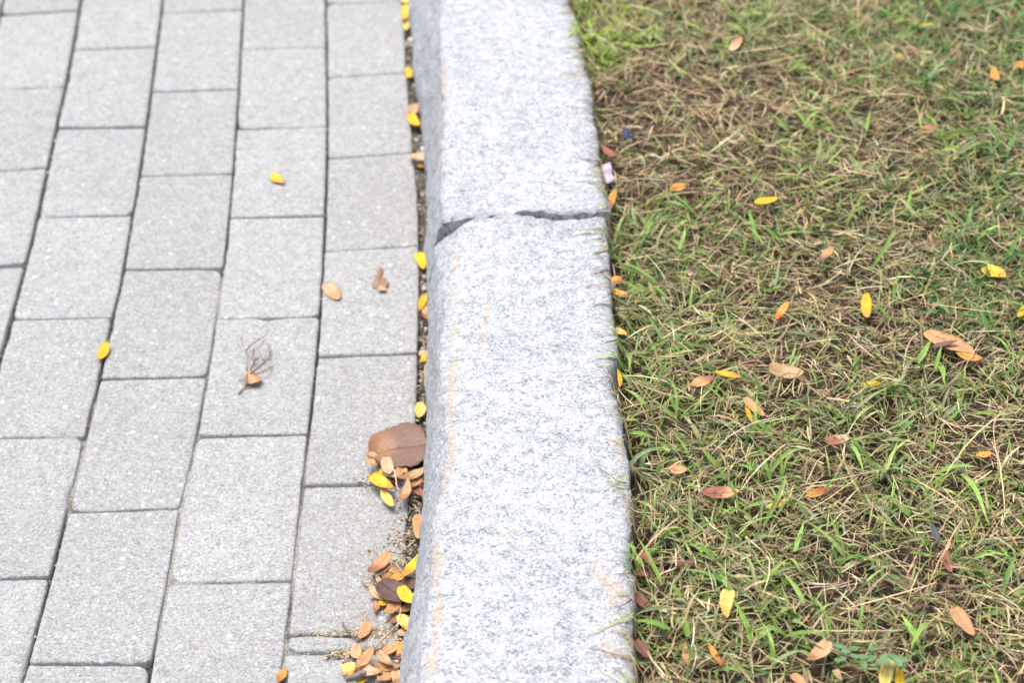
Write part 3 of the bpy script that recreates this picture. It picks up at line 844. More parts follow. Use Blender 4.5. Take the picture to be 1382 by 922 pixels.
# ------------------------------------------------------------------ fallen leaves
LC = {'Y': (222, 186, 44), 'PY': (218, 198, 106), 'O': (200, 152, 104), 'P': (210, 176, 138), 'B': (126, 99, 84), 'DB': (108, 84, 74), 'R': (166, 106, 84), 'dR': (128, 84, 70), 'G': (208, 156, 72), 'GR': (88, 88, 92), 'OT': (200, 164, 120)}
SHAPES = {'oval': (.85, .62), 'lance': (1.0, 1.0), 'egg': (.72, .70), 'round': (.74, .44), 'tri': (.45, .55)}
def leaf(A_px, B_px, wpx, col, label, group, z, shape='oval', curl=.22, tilt=0.0, roll=0.0, fold=.24, tip=None, bend=0.0, serr=0.0, stem=0.0, thick=.00028, rough=.0):
    """a fallen leaf from its base to its tip; real blade with thickness, midrib ridge as a part"""
    A_, B_ = at(*A_px, z), at(*B_px, z)
    ax = B_ - A_; L_ = float(np.linalg.norm(ax)); ax = ax / L_
    mx, my = (A_px[0] + B_px[0]) / 2, (A_px[1] + B_px[1]) / 2
    dx, dy = B_px[0] - A_px[0], B_px[1] - A_px[1]
    dl = math.hypot(dx, dy); nx, ny = -dy / dl, dx / dl
    q = at(mx + nx * wpx / 2, my + ny * wpx / 2, z) - at(mx - nx * wpx / 2, my - ny * wpx / 2, z)
    sd = np.array([-ax[1], ax[0], 0])
    W_ = abs(float(q @ sd))
    nl, nw = (15, 7) if wpx < 20 else (31, 15)
    t = np.linspace(0, 1, nl)[:, None]; v = np.linspace(-1, 1, nw)[None, :]
    p1, p2 = SHAPES[shape]
    prof = np.clip(np.sin(np.pi * np.clip(t, 0, 1) ** p1), 0, 1) ** p2
    rr = random.random() * 100
    bend = bend + random.uniform(-.05, .05); skew = random.uniform(-.14, .14); curl = curl * random.uniform(.6, 1.7)
    prof = prof * (1 + .06 * vnoise(P3(t * 6, 0 * t, rr), 1, 3))
    if serr:
        prof = prof * (1 + serr * (np.abs(np.mod(t * 22, 1) - .5) - .25) * 2)
    hw = W_ * .60 * prof * (1 + skew * v) * (1 + .05 * vnoise(P3(t * 9, v * 1.5, rr + 2), 1, 5))
    xl = (t - .5) * L_ * 1.08 + 0 * v
    yl = hw * v + bend * L_ * (1 - (2 * t - 1) ** 2)
    zl = fold * np.abs(v) * hw * 1.0 + curl * L_ * ((2 * t - 1) ** 2) * .5 + roll * hw * v
    zl = zl + (.035 * W_ + .0002) * vnoise(P3(xl * 1.0, yl * 1.0, rr), 2.2 / max(W_, .004), 6) + rough * vnoise(P3(xl, yl, rr + 3), 3.5 / max(W_, .004), 9)
    zl = zl + tilt * (t - .5) * L_ + random.uniform(-.12, .12) * (t - .5) * yl * 2
    zl = zl - zl.min() * 1.0
    # keep the middle where the photograph shows it
    zc = float(zl[nl // 2, nw // 2])
    up = np.array([0, 0, 1.0])
    ctr = (A_ + B_) / 2
    pts = ctr + xl[..., None] * ax + yl[..., None] * sd + zl[..., None] * up
    if tip is None and random.random() < .45:
        tip = {'Y': (200, 150, 62), 'PY': (206, 170, 90), 'O': (158, 108, 76), 'OT': (166, 122, 86), 'G': (178, 112, 56), 'P': (186, 140, 100)}.get(col)
    if rough == 0: rough = .035 * W_
    c = lin(*LC[col]) * random.uniform(.88, 1.12)
    cc = np.tile(c, (nl, nw, 1))
    if tip is not None:
        tc = lin(*LC[tip]) if isinstance(tip, str) else lin(*tip)
        k = np.clip((t - .45 + .18 * vnoise(P3(t * 5, v * 2, rr), 1, 4)) / .25, 0, 1)[..., None]
        cc = cc * (1 - k) + tc * k
    ed = np.clip((np.abs(v) - .55) / .45, 0, 1)[..., None] * (.25 + .25 * vnoise(P3(t * 4, v, rr), 1, 2)[..., None])
    cc = cc * (1 - ed * .5 * np.array([.6, 1, 1]))
    n = nl * nw
    top = pts.reshape(-1, 3); bot = top - [0, 0, thick]
    f1 = grid_faces(nl, nw)[:, ::-1]; f2 = grid_faces(nl, nw, n)
    ring = np.array([i * nw for i in range(nl)] + [(nl - 1) * nw + j for j in range(1, nw)] + [i * nw + nw - 1 for i in range(nl - 2, -1, -1)] + [j for j in range(nw - 2, 0, -1)])
    r2 = np.roll(ring, -1)
    rim = np.stack([ring, r2, r2 + n, ring + n], -1)
    uvv = np.stack([t + 0 * v, (v + 1) / 2 + 0 * t], -1).reshape(-1, 2)
    o = mesh_np('fallen_leaf', np.concatenate([top, bot]), [f1, f2, rim], M_LEAF, col=np.concatenate([cc.reshape(-1, 3)] * 2), uv=np.concatenate([uvv] * 2), origin=tuple(ctr))
    tag(o, label, 'leaf', group)
    # midrib and stalk: a thin tapering tube along the blade
    mid = pts[:, nw // 2]
    line = mid[1:-2] + [0, 0, .00012]
    if stem:
        d0 = line[0] - line[1]; d0 = d0 / np.linalg.norm(d0)
        side = np.array([-d0[1], d0[0], 0]) * random.uniform(-.4, .4)
        ext = [line[0] + (d0 + side * k) * stem * k for k in (1, .66, .33)]
        line = np.concatenate([np.array(ext), line])
    tube('midrib', line, np.linspace(.00036, .00014, len(line)) * (1.5 if wpx > 20 else 1), c * .72, M_TWIG, o, 5)
    return o

def tube_data(line, rad, sides=6):
    line = np.asarray(line, float); n = len(line)
    d = np.gradient(line, axis=0); d /= np.linalg.norm(d, axis=1, keepdims=True) + 1e-12
    s_ = np.cross(d, [0.0, 0, 1]); bad = np.linalg.norm(s_, axis=1) < 1e-4; s_[bad] = [1, 0, 0]
    s_ /= np.linalg.norm(s_, axis=1, keepdims=True)
    u_ = np.cross(s_, d)
    a = np.linspace(0, 2 * math.pi, sides, endpoint=False)
    v = line[:, None] + (np.cos(a)[None, :, None] * s_[:, None] + np.sin(a)[None, :, None] * u_[:, None]) * np.broadcast_to(rad, n)[:, None, None]
    i = np.arange(n - 1)[:, None]; j = np.arange(sides)[None]
    j2 = (j + 1) % sides
    f = np.stack([i * sides + j, i * sides + j2, (i + 1) * sides + j2, (i + 1) * sides + j], -1).reshape(-1, 4)
    caps = np.stack([np.arange(sides)[::-1], (n - 1) * sides + np.arange(sides)])
    return v.reshape(-1, 3), f, caps
def tube(name, line, rad, col, mat, par=None, sides=6):
    v, f, caps = tube_data(line, rad, sides)
    v = v + rng.normal(0, 1, v.shape) * np.mean(rad) * .07
    cc = np.tile(np.asarray(col), (len(v), 1)) * (1 + rng.normal(0, .06, (len(v), 1)))
    o = mesh_np(name, v, [f, caps], mat, col=cc, origin=tuple(v.mean(0)))
    if par is not None: parent(o, par)
    return o
def curve(pts, n=10, wob=.0):
    pts = np.asarray(pts, float)
    t = np.linspace(0, len(pts) - 1, n)
    i = np.clip(t.astype(int), 0, len(pts) - 2); f = (t - i)[:, None]
    p0, p1, p2, p3 = pts[np.clip(i - 1, 0, None)], pts[i], pts[i + 1], pts[np.clip(i + 2, None, len(pts) - 1)]
    c = .5 * (2 * p1 + (p2 - p0) * f + (2 * p0 - 5 * p1 + 4 * p2 - p3) * f ** 2 + (3 * p1 - p0 - 3 * p2 + p3) * f ** 3)
    return c + rng.normal(0, 1, c.shape) * wob

GP, GG, G1, G2, G3, GT = ('leaves scattered on the pavers', 'leaves caught in the gap along the kerb', 'leaves in the upper pile against the kerb', 'leaves in the middle pile against the kerb',
                          'leaves in the lowest pile against the kerb', 'leaves fallen in the lawn')
# on the pavers
leaf((366, 235), (382, 249), 11, 'Y', 'small golden leaf alone on a paver in the upper part of the path', GP, .0022, 'lance', tip=(225, 170, 60), fold=.2)
leaf((144, 465), (135, 488), 12, 'Y', 'bright yellow leaf lying over the joint at the left of the path', GP, .002, 'oval')
leaf((441, 383), (456, 405), 17, 'P', 'smooth oval orange leaf on the paver left of the crumpled brown leaf', GP, .0015, 'round', tip='O', fold=.03, curl=.04)
leaf((335, 518), (353, 512), 10, 'OT', 'curled tan leaf caught on the dry root tuft', GP, .003, 'oval', curl=-.2, fold=.5, tip=(205, 140, 70))
leaf((385, 902), (377, 922), 11, 'G', 'golden leaf at the bottom edge of the path, lying over a joint', GP, .001, 'lance', fold=.1, curl=.08)
# in the gap, from far to near
leaf((548, -8), (549, 6), 11, 'PY', 'pale yellow leaf in the kerb gap cut by the top edge of the view', GG, .003, 'oval')
leaf((547, 10), (544, 30), 10, 'Y', 'yellow leaf in the kerb gap, upper one of the overlapping pair near the top', GG, .005, 'egg', tip=(214, 170, 90))
leaf((547, 27), (548, 42), 8, 'PY', 'pale yellow leaf in the kerb gap, lower one of the overlapping pair near the top', GG, .003, 'oval')
leaf((551, 94), (552, 108), 8, 'Y', 'small yellow leaf alone in the kerb gap beside the soft granite face', GG, .003, 'round')
leaf((560, 144), (551, 160), 12, 'P', 'peach leaf tucked behind a yellow one in the kerb gap', GG, .003, 'oval', fold=.4)
leaf((555, 157), (566, 174), 11, 'Y', 'yellow leaf resting on a peach leaf in the kerb gap', GG, .006, 'egg', fold=.3)
leaf((556, 218), (573, 210), 13, 'P', 'pale buff leaf with yellow base in the kerb gap where the dark soil widens', GG, .005, 'egg', curl=.25)
leaf((563, 224), (575, 224), 4, 'G', 'thin golden sliver of leaf just below the buff leaf in the gap', GG, .003, 'lance')
leaf((564, 342), (571, 364), 14, 'Y', 'bright yellow three cornered leaf in the kerb gap beside the cracked corner', GG, .004, 'tri', curl=.05, fold=.06)
leaf((573, 400), (566, 421), 9, 'Y', 'deep yellow curled leaf in the kerb gap above a round tan one', GG, .005, 'egg', fold=.5, tip=(214, 150, 40))
leaf((580, 414), (578, 433), 15, 'P', 'round tan leaf with brown middle against the kerb face', GG, .004, 'round', tip=(170, 110, 70))
leaf((565, 479), (578, 478), 7, 'P', 'small buff leaf in the gap above a slim yellow leaf', GG, .004, 'oval')
leaf((578, 477), (567, 493), 8, 'Y', 'slim yellow leaf slanting against the kerb below a buff one', GG, .005, 'lance')
leaf((567, 546), (565, 566), 13, 'PY', 'pale yellow leaf alone at the paver edge, halfway down the kerb gap', GG, .003, 'oval')
# upper pile
leaf((575, 605), (500, 614), 52, 'B', 'large round brown leaf with toothed edge on the upper pile', G1, .003, 'round', curl=.10, fold=.10, serr=.06, rough=.0042, tip=(156, 116, 86), stem=0)
leaf((494, 613), (510, 617), 6, 'OT', 'small tan leaf at the left tip of the big brown leaf', G1, .015, 'lance')
leaf((495, 618), (508, 631), 8, 'OT', 'tan leaf slanting below the left tip of the big brown leaf', G1, .013, 'oval')
leaf((528, 640), (538, 655), 8, 'R', 'brown red leaf half buried under the upper pile behind the yellow leaf', G1, .003, 'lance')
leaf((522, 620), (526, 643), 14, 'P', 'broad peach leaf over the lower edge of the big brown leaf', G1, .010, 'egg', fold=.2)
leaf((520, 640), (545, 639), 10, 'P', 'pinkish peach leaf lying level under the broad peach one', G1, .008, 'oval')
leaf((537, 632), (549, 639), 9, 'O', 'short orange leaf under the rim of the big brown leaf', G1, .007, 'oval')
leaf((517, 636), (496, 652), 8, 'Y', 'slim bright yellow leaf, upper of two yellow ones left of the upper pile', G1, .007, 'lance')
leaf((502, 646), (530, 663), 13, 'Y', 'wide bright yellow leaf, lower of two yellow ones left of the upper pile', G1, .009, 'egg')
leaf((517, 663), (530, 687), 11, 'PY', 'pale yellow leaf hanging down at the bottom of the upper pile', G1, .005, 'oval', tip=(228, 196, 110))
leaf((577, 633), (537, 650), 9, 'OT', 'long orange tan leaf pointing at the kerb across the upper pile', G1, .010, 'lance', bend=.04)
leaf((570, 644), (549, 661), 8, 'O', 'rosy orange leaf just below the long orange tan one', G1, .007, 'lance', tip='R')
leaf((560, 656), (574, 672), 9, 'R', 'brick red leaf lowest beside the kerb in the upper pile', G1, .004, 'oval')
leaf((550, 650), (535, 683), 10, 'OT', 'orange tan leaf pointing down from the middle of the upper pile', G1, .008, 'lance', bend=.08)
leaf((575, 638), (571, 654), 6, 'G', 'small golden leaf edge against the kerb in the upper pile', G1, .006, 'oval')
leaf((564, 698), (564, 731), 14, 'O', 'single orange leaf standing upright beside the kerb between the two piles', GG, .003, 'egg', fold=.25, tip='OT')
# middle pile
leaf((522, 765), (519, 788), 15, 'O', 'wide orange leaf under the brown purple leaf in the middle pile', G2, .003, 'egg')
leaf((540, 774), (524, 768), 8, 'O', 'orange leaf at the back of the middle pile', G2, .004, 'oval')
leaf((547, 777), (527, 783), 9, 'G', 'golden leaf between the yellow leaf and the purple leaf in the middle pile', G2, .005, 'oval')
leaf((507, 777), (515, 793), 6, 'P', 'narrow buff leaf on the left flank of the middle pile', G2, .006, 'lance')
leaf((526, 750), (498, 777), 14, 'O', 'orange leaf with dark midrib at the upper left of the middle pile', G2, .008, 'oval')
leaf((500, 790), (527, 812), 10, 'P', 'peach leaf with a bent edge along the left of the purple leaf', G2, .006, 'lance', bend=-.14)
leaf((541, 787), (566, 791), 15, 'DB', 'purple brown leaf partly under the yellow one beside the kerb', G2, .007, 'oval')
leaf((515, 790), (556, 813), 27, 'DB', 'broad purple brown leaf in the middle of the middle pile', G2, .009, 'egg', rough=.0006)
leaf((511, 817), (531, 811), 7, 'Y', 'yellow leaf peeping out below the purple brown leaf', G2, .005, 'oval')
leaf((509, 809), (506, 830), 8, 'O', 'small orange leaf on the left below the middle pile', G2, .003, 'lance', bend=.08)
leaf((541, 811), (521, 833), 12, 'O', 'orange leaf with blunt end below the purple brown leaf', G2, .006, 'oval')
leaf((562, 814), (533, 831), 9, 'O', 'long orange leaf running to the kerb below the middle pile', G2, .005, 'lance')
leaf((565, 752), (542, 782), 12, 'Y', 'clear yellow leaf at the top right of the middle pile', G2, .012, 'lance', fold=.2)
leaf((542, 794), (563, 817), 15, 'Y', 'clear yellow leaf on top of the purple brown leaf', G2, .014, 'egg', fold=.1)
# lowest pile
leaf((497, 841), (486, 864), 13, 'O', 'orange leaf with dark blotch alone above the thin cut paver', G3, .003, 'oval', tip='O')
leaf((537, 832), (529, 843), 9, 'O', 'small orange leaf beside the spotted pale yellow leaf', G3, .003, 'oval')
leaf((536, 856), (551, 856), 8, 'P', 'small peach leaf by the kerb under the spotted pale yellow leaf', G3, .003, 'oval')
leaf((540, 832), (551, 853), 14, 'PY', 'spotted pale yellow leaf against the kerb above the lowest pile', G3, .006, 'egg')
leaf((541, 869), (513, 886), 11, 'O', 'large russet orange leaf at the top of the lowest pile', G3, .004, 'oval')
leaf((483, 873), (482, 893), 13, 'OT', 'left leaf of the heart shaped pair in the lowest pile', G3, .005, 'oval')
leaf((504, 877), (480, 906), 13, 'O', 'right leaf of the heart shaped pair in the lowest pile', G3, .008, 'lance')
leaf((502, 899), (545, 901), 9, 'O', 'long level orange leaf in the lowest pile', G3, .005, 'lance', bend=-.05)
leaf((510, 883), (530, 902), 10, 'OT', 'orange leaf crossing over the long level one', G3, .009, 'egg')
leaf((546, 870), (537, 896), 12, 'G', 'golden leaf with purple end against the kerb in the lowest pile', G3, .007, 'oval', tip=(120, 84, 74))
leaf((472, 896), (470, 913), 17, 'PY', 'pale yellow cupped leaf at the left of the lowest pile', G3, .005, 'round', curl=.05, fold=.1, tip='G')
leaf((486, 906), (515, 909), 13, 'P', 'broad buff leaf behind the grey stick', G3, .006, 'tri')
leaf((467, 914), (484, 907), 6, 'O', 'narrow orange leaf along the top of the grey stick', G3, .004, 'lance')
leaf((528, 909), (510, 920), 11, 'O', 'orange leaf at the bottom of the lowest pile above the thin stick', G3, .004, 'oval')
leaf((535, 907), (537, 926), 16, 'OT', 'wide orange tan leaf at the bottom corner beside the kerb', G3, .006, 'round')
leaf((480, 920), (496, 918), 8, 'Y', 'yellow leaf under the grey stick at the bottom edge', G3, .003, 'oval')

# in the lawn
zt = HS + .0135
T = [((1169, 401), (1171, 433), 13, 'Y', 'bright yellow leaf standing upright in the middle of the lawn', 'oval', 'G'),
 ((1329, 361), (1356, 376), 14, 'Y', 'yellow leaf with brown spot near the right edge of the lawn', 'oval', (225, 170, 60)),
 ((1380, 415), (1374, 431), 9, 'Y', 'yellow leaf cut off by the right edge of the view', 'oval', None),
 ((1249, 452), (1314, 477), 21, 'O', 'largest orange leaf in the lawn, lying under a grass stem', 'oval', 'O'),
 ((1290, 479), (1327, 485), 9, 'G', 'pointed golden leaf just below the largest orange leaf', 'lance', None),
 ((1259, 471), (1291, 461), 7, 'B', 'small purple brown leaf lying on the largest orange leaf', 'oval', None),
 ((1063, 412), (1048, 433), 10, 'G', 'amber leaf slanting in the grass right of the lush tuft', 'oval', (205, 120, 40)),
 ((966, 506), (1000, 511), 10, 'Y', 'yellow leaf half covered by grass beside an orange one', 'oval', None),
 ((933, 523), (964, 510), 10, 'O', 'orange leaf just left of the half covered yellow leaf', 'lance', None),
 ((1037, 504), (1084, 507), 13, 'OT', 'dull tan leaf lying level right of the half covered yellow leaf', 'oval', None),
 ((1006, 542), (1016, 577), 6, 'Y', 'thin yellow curved leaf over an orange leaf', 'lance', 'G'),
 ((1005, 541), (1031, 562), 10, 'O', 'orange leaf under the thin yellow curved leaf', 'oval', None),
 ((1166, 521), (1188, 518), 8, 'Y', 'small yellow leaf deep in the grass below the upright yellow leaf', 'oval', None),
 ((985, 802), (981, 838), 17, 'PY', 'pale yellow pointed leaf near the bottom of the lawn', 'tri', None),
 ((1287, 825), (1314, 858), 17, 'O', 'smooth orange leaf near the bottom right of the lawn', 'egg', None),
 ((1117, 871), (1090, 899), 21, 'OT', 'toothed light brown leaf beside the clover', 'egg', None),
 ((1212, 905), (1214, 936), 12, 'Y', 'deep yellow leaf behind the pale one under the clover', 'oval', None),
 ((1203, 892), (1194, 935), 17, 'PY', 'pale yellow leaf with dark spots under the clover', 'oval', None),
 ((945, 669), (998, 667), 14, 'R', 'reddish brown leaf lying level in the lower lawn', 'lance', 'O'),
 ((1086, 675), (1120, 662), 9, 'G', 'small golden leaf beside the pale yellow one in the lower lawn', 'lance', None),
 ((1035, 688), (1066, 677), 9, 'PY', 'pale yellow leaf half under a green blade in the lower lawn', 'oval', None),
 ((1276, 746), (1284, 774), 11, 'R', 'brick red leaf upright near the grey feather in the lawn', 'oval', None),
 ((1019, 277), (1049, 267), 9, 'Y', 'golden yellow leaf in the upper lawn level with the kerb joint', 'oval', None),
 ((904, 257), (926, 250), 8, 'G', 'small amber leaf in the brown turf of the upper lawn', 'lance', None),
 ((1238, 179), (1266, 173), 9, 'O', 'pale orange leaf in the upper right lawn', 'lance', None),
 ((1341, 93), (1347, 112), 10, 'G', 'orange leaf upright near the top right corner', 'oval', None),
 ((1366, 91), (1390, 86), 7, 'G', 'orange leaf at the right edge near the top corner', 'lance', None),
 ((1234, 38), (1257, 32), 6, 'Y', 'thin yellow leaf near the top of the lawn', 'lance', None),
 ((1207, 75), (1220, 79), 6, 'Y', 'tiny yellow leaf below the thin yellow one at the top', 'oval', None),
 ((1122, 333), (1105, 358), 10, 'O', 'brownish orange leaf in the middle upper lawn', 'oval', 'B'),
 ((811, 197), (829, 217), 9, 'R', 'dusty red leaf at the kerb above the white paper scrap', 'lance', None),
 ((831, 261), (824, 284), 10, 'G', 'orange leaf at the kerb edge below the white paper scrap', 'oval', None),
 ((825, 376), (839, 381), 8, 'G', 'deep orange leaf at the kerb edge under the lush tuft', 'oval', (190, 90, 40)),
 ((825, 391), (847, 400), 6, 'G', 'narrow orange leaf just below the deep orange one at the kerb', 'lance', None),
 ((830, 444), (845, 453), 9, 'PY', 'pale yellow leaf at the kerb edge halfway down', 'oval', None),
 ((833, 499), (836, 527), 6, 'Y', 'slim yellow leaf standing along the kerb edge', 'lance', None),
 ((857, 866), (877, 889), 13, 'dR', 'dark red leaf near the bottom at the kerb, lowest of the red ones', 'oval', None),
 ((865, 744), (884, 771), 11, 'R', 'reddish orange leaf at the kerb beside a bluish blade', 'lance', None),
 ((856, 772), (875, 779), 11, 'dR', 'small dark red leaf tucked at the kerb below the reddish orange leaf', 'oval', None),
 ((857, 804), (879, 828), 13, 'dR', 'dark red leaf at the kerb, middle of the red ones', 'oval', None),
 ((917, 768), (936, 760), 11, 'dR', 'dark red leaf on bare soil away from the kerb', 'tri', None),
 ((925, 869), (930, 904), 9, 'O', 'narrow tan orange leaf upright near the bottom of the lawn', 'lance', None),
 ((955, 871), (974, 901), 8, 'G', 'curled golden leaf near the bottom of the lawn', 'lance', None),
 ((904, 636), (927, 635), 9, 'O', 'orange leaf in the grass close to the kerb, above the level reddish leaf', 'oval', None),
 ((1318, 617), (1338, 611), 8, 'G', 'small orange leaf at the right side of the lawn', 'oval', None),
 ((1069, 912), (1086, 926), 13, 'O', 'orange leaf at the bottom edge of the lawn', 'oval', None),
 ((1114, 598), (1147, 594), 10, 'R', 'faded pink brown leaf in the middle of the lawn', 'oval', 'OT'),
 ((1127, 906), (1135, 919), 9, 'OT', 'small tan bud shaped leaf below the clover', 'tri', None),
 ((988, 70), (1000, 54), 11, 'P', 'pale buff leaf in the far lawn near the top', 'oval', None)]
for a, b, wd, col, lab, shp, tip in T:
    z_ = zt + (.004 if 'lying on the largest' in lab or 'thin yellow curved' in lab or 'pale yellow leaf with dark' in lab else 0)
    if a[0] < 885 and a[1] > 190: z_ = HS + .012
    if 'dR' == col: z_ = HS + .011
    leaf(a, b, wd * .92, col, lab, GT, z_, shp, curl=random.uniform(.05, .22), fold=random.uniform(.1, .4), tip=tip, tilt=random.uniform(-.12, .12), roll=random.uniform(-.25, .25),
         serr=.09 if 'toothed' in lab else 0, rough=.0005)

# crumpled brown leaf on the pavers
def crumple(name, pts_px, z, amp, col, label, cat, seed, mat, group=None, n=26, thick=.0004):
    q = np.array([at(x, y, z) for x, y in pts_px]); c0 = q.mean(0)
    rings = np.linspace(1, 0.02, 9)
    m = len(q) * 4
    loop = curve(np.concatenate([q, q[:1]]), m + 1)[:-1]
    V = []
    for r in rings: V.append(c0 + (loop - c0) * r)
    V = np.concatenate(V)
    rr = np.repeat(rings, m)
    V[:, 2] = z + amp * (.6 + .9 * fbm(V + seed, 130, 3, seed)) * (1.15 - rr * .75)
    V[:, 2] = np.maximum(V[:, 2], z + .0002)
    V[:, :2] += fbm(V * 1.3 + 9, 200, 2, seed + 1)[:, None] * .0012
    a = np.arange(m); a2 = (a + 1) % m
    F = [np.stack([k * m + a, k * m + a2, (k + 1) * m + a2, (k + 1) * m + a], -1) for k in range(len(rings) - 1)]
    N = len(V)
    f = np.concatenate(F); B = V - [0, 0, thick]
    rim = np.stack([a2, a, a + N, a2 + N], -1)
    cc = np.tile(lin(*col), (N, 1)) * (1 + .25 * fbm(V, 260, 2, seed + 5)[:, None])
    o = mesh_np(name, np.concatenate([V, B]), [f, f[:, ::-1] + N, rim], mat, col=np.concatenate([cc, cc]), uv=np.zeros((2 * N, 2)), origin=tuple(c0))
    return tag(o, label, cat, group)
crumple('fallen_leaf', [(513, 360), (517, 366), (516, 373), (519, 378), (524, 385), (518, 391), (513, 388), (507, 390), (502, 386), (506, 380), (508, 373), (510, 366)], .001, .006, (150, 118, 94),
        'crumpled torn brown leaf on the paver beside the smooth orange leaf', 'leaf', 11, M_LEAF, GP)
leaf((510, 389), (520, 394), 6, 'OT', 'tiny curled orange fragment at the foot of the crumpled brown leaf', GP, .003, 'oval', curl=.3, fold=.4)

# dry root tuft on a paver: main stem with branching twigs
def tz(pts, z0=.002, z1=.008):
    n = len(pts)
    return [at(x, y, z0 + (z1 - z0) * math.sin(math.pi * i / max(n - 1, 1))) for i, (x, y) in enumerate(pts)]
tuft_col = lin(168, 142, 118)
tuft = tag(tube('dried_root_tuft', curve(tz([(322, 531), (330, 521), (334, 512), (337, 503), (336, 498)], .002, .004), 14, .0002), np.linspace(.0009, .0016, 14), tuft_col, M_TWIG),
           'dry brown tuft of branching rootlets lying on a paver', 'root tuft')
for pts, r_, c_ in [([(336, 503), (341, 493), (342, 488), (340, 485), (341, 478), (342, 470)], .0008, (160, 126, 98)), ([(342, 489), (346, 484), (349, 483), (348, 487)], .0007, (168, 138, 108)),
                 ([(333, 500), (332, 486), (331, 473), (328, 465), (323, 450)], .0006, (190, 170, 148)), ([(331, 474), (338, 467), (347, 460), (357, 454)], .0006, (140, 124, 110)),
                 ([(338, 505), (348, 497), (355, 491), (361, 486), (364, 476), (366, 472)], .0009, (158, 132, 112)), ([(356, 491), (354, 482), (350, 474), (347, 467)], .0006, (184, 164, 144)),
                 ([(357, 488), (359, 477), (361, 470), (362, 462)], .0006, (190, 172, 152)), ([(340, 505), (352, 503), (360, 499), (368, 494)], .0007, (176, 154, 130)),
                 ([(332, 516), (328, 512), (323, 510)], .0008, (196, 176, 150)), ([(335, 503), (331, 509), (333, 517), (340, 519)], .0013, (182, 152, 122))]:
    tube('rootlet', curve(tz(pts), 12, .00015), np.linspace(r_ * 1.25, r_ * .6, 12), lin(*c_) * .72, M_TWIG, tuft)

# twigs and sticks
def twig(pts, r0, r1, col, label, z0=.003, z1=.007, wob=.0003, n=14, name='twig'):
    o = tube(name, curve(tz(pts, z0, z1), n, wob), np.linspace(r0, r1, n), lin(*col), M_TWIG, None, 7)
    return tag(o, label, 'twig', 'twigs and stalks among the leaves')
twig([(468, 917), (480, 913), (494, 909)], .0028, .0026, (132, 118, 108), 'short thick grey stick at the bottom edge of the leaf pile', .007, .0085, .0002, name='stick')
twig([(537, 842), (528, 853), (517, 864), (504, 877)], .0009, .0006, (168, 144, 112), 'slanting tan twig pointing to the heart shaped pair of leaves', .004, .006)
twig([(438, 886), (452, 883), (464, 879), (470, 886)], .0008, .0005, (190, 160, 116), 'pale forked stalk along the joint below the thin cut paver', .002, .004)
twig([(455, 884), (463, 889), (472, 893)], .0007, .0005, (170, 144, 112), 'short stalk under the pale forked stalk', .002, .003)
twig([(463, 842), (468, 852), (475, 860), (484, 866)], .0008, .0006, (118, 100, 86), 'dark rootlet over the joint above the thin cut paver', .002, .004)
twig([(507, 920), (517, 919), (528, 918)], .0009, .0008, (150, 124, 96), 'thin stick at the bottom edge beside the orange leaves', .007, .008)
twig([(541, 820), (540, 830), (538, 840), (536, 848)], .0005, .0005, (200, 178, 146), 'pale leaf stalk beside the spotted pale yellow leaf', .006, .008)
twig([(530, 628), (533, 640), (535, 652), (538, 662)], .0006, .0005, (206, 190, 156), 'pale leaf stalk lying over the upper pile', .012, .014)
twig([(502, 737), (508, 747), (512, 757), (513, 768)], .0006, .0004, (150, 130, 112), 'bent dark stalk rising above the middle pile', .003, .006)
twig([(531, 755), (526, 766), (514, 775), (507, 779)], .0006, .0005, (148, 122, 98), 'thin stalk crossing the back of the middle pile', .011, .013)
twig([(533, 760), (541, 770), (546, 776)], .0007, .0005, (176, 152, 126), 'flat pale stalk beside the clear yellow leaf of the middle pile', .008, .01)
twig([(488, 784), (495, 793), (503, 783)], .0006, .0004, (150, 132, 116), 'grey rootlet left of the middle pile', .002, .003)
twig([(499, 800), (503, 786)], .0004, .0004, (214, 204, 188), 'white thread of stalk left of the middle pile', .003, .005)
twig([(560, 729), (551, 738), (543, 742)], .0006, .0005, (198, 178, 150), 'pale straw in the soil below the upright single leaf', .003, .004)
twig([(574, 492), (573, 515), (577, 535), (576, 556)], .0008, .0006, (186, 160, 132), 'long reddish straw in the gap along the kerb face', .004, .006)
twig([(571, 458), (573, 470), (577, 478)], .0007, .0005, (160, 132, 116), 'short brown straw in the gap above the buff leaf', .003, .005)
twig([(845, 652), (833, 650), (823, 641), (812, 634)], .0006, .0003, (120, 132, 70), 'thin green seed stalk lying over the kerb top', HC + .003, HC + .007, .0001)
twig([(836, 652), (824, 658), (813, 667)], .0005, .0003, (140, 150, 84), 'short fork of the seed stalk on the kerb top, pointing down', HC + .003, HC + .005, .0001)

# scraps in the lawn by the kerb
M_PAPER = plant_mat('paper_scrap', .7, .1, mottle=.05)
M_FOIL = plant_mat('plastic_scrap', .35, 0, mottle=.2)
crumple('paper_scrap', [(811, 224), (816, 223), (824, 222), (826, 230), (826, 237), (830, 242), (824, 248), (816, 249), (813, 238)], HS + .010, .007, (190, 174, 186),
        'crumpled white and pink paper scrap at the kerb edge', 'paper scrap', 23, M_PAPER)
crumple('plastic_scrap', [(840, 177), (846, 174), (850, 179), (856, 182), (857, 187), (848, 188), (841, 185)], HS + .016, .008, (34, 42, 70),
        'small dark blue plastic scrap in the far lawn', 'plastic scrap', 31, M_FOIL)
leaf((1257, 709), (1267, 736), 8, 'GR', 'dark grey feather shaped leaf in the lower right lawn', GT, zt + .004, 'lance', fold=.2)

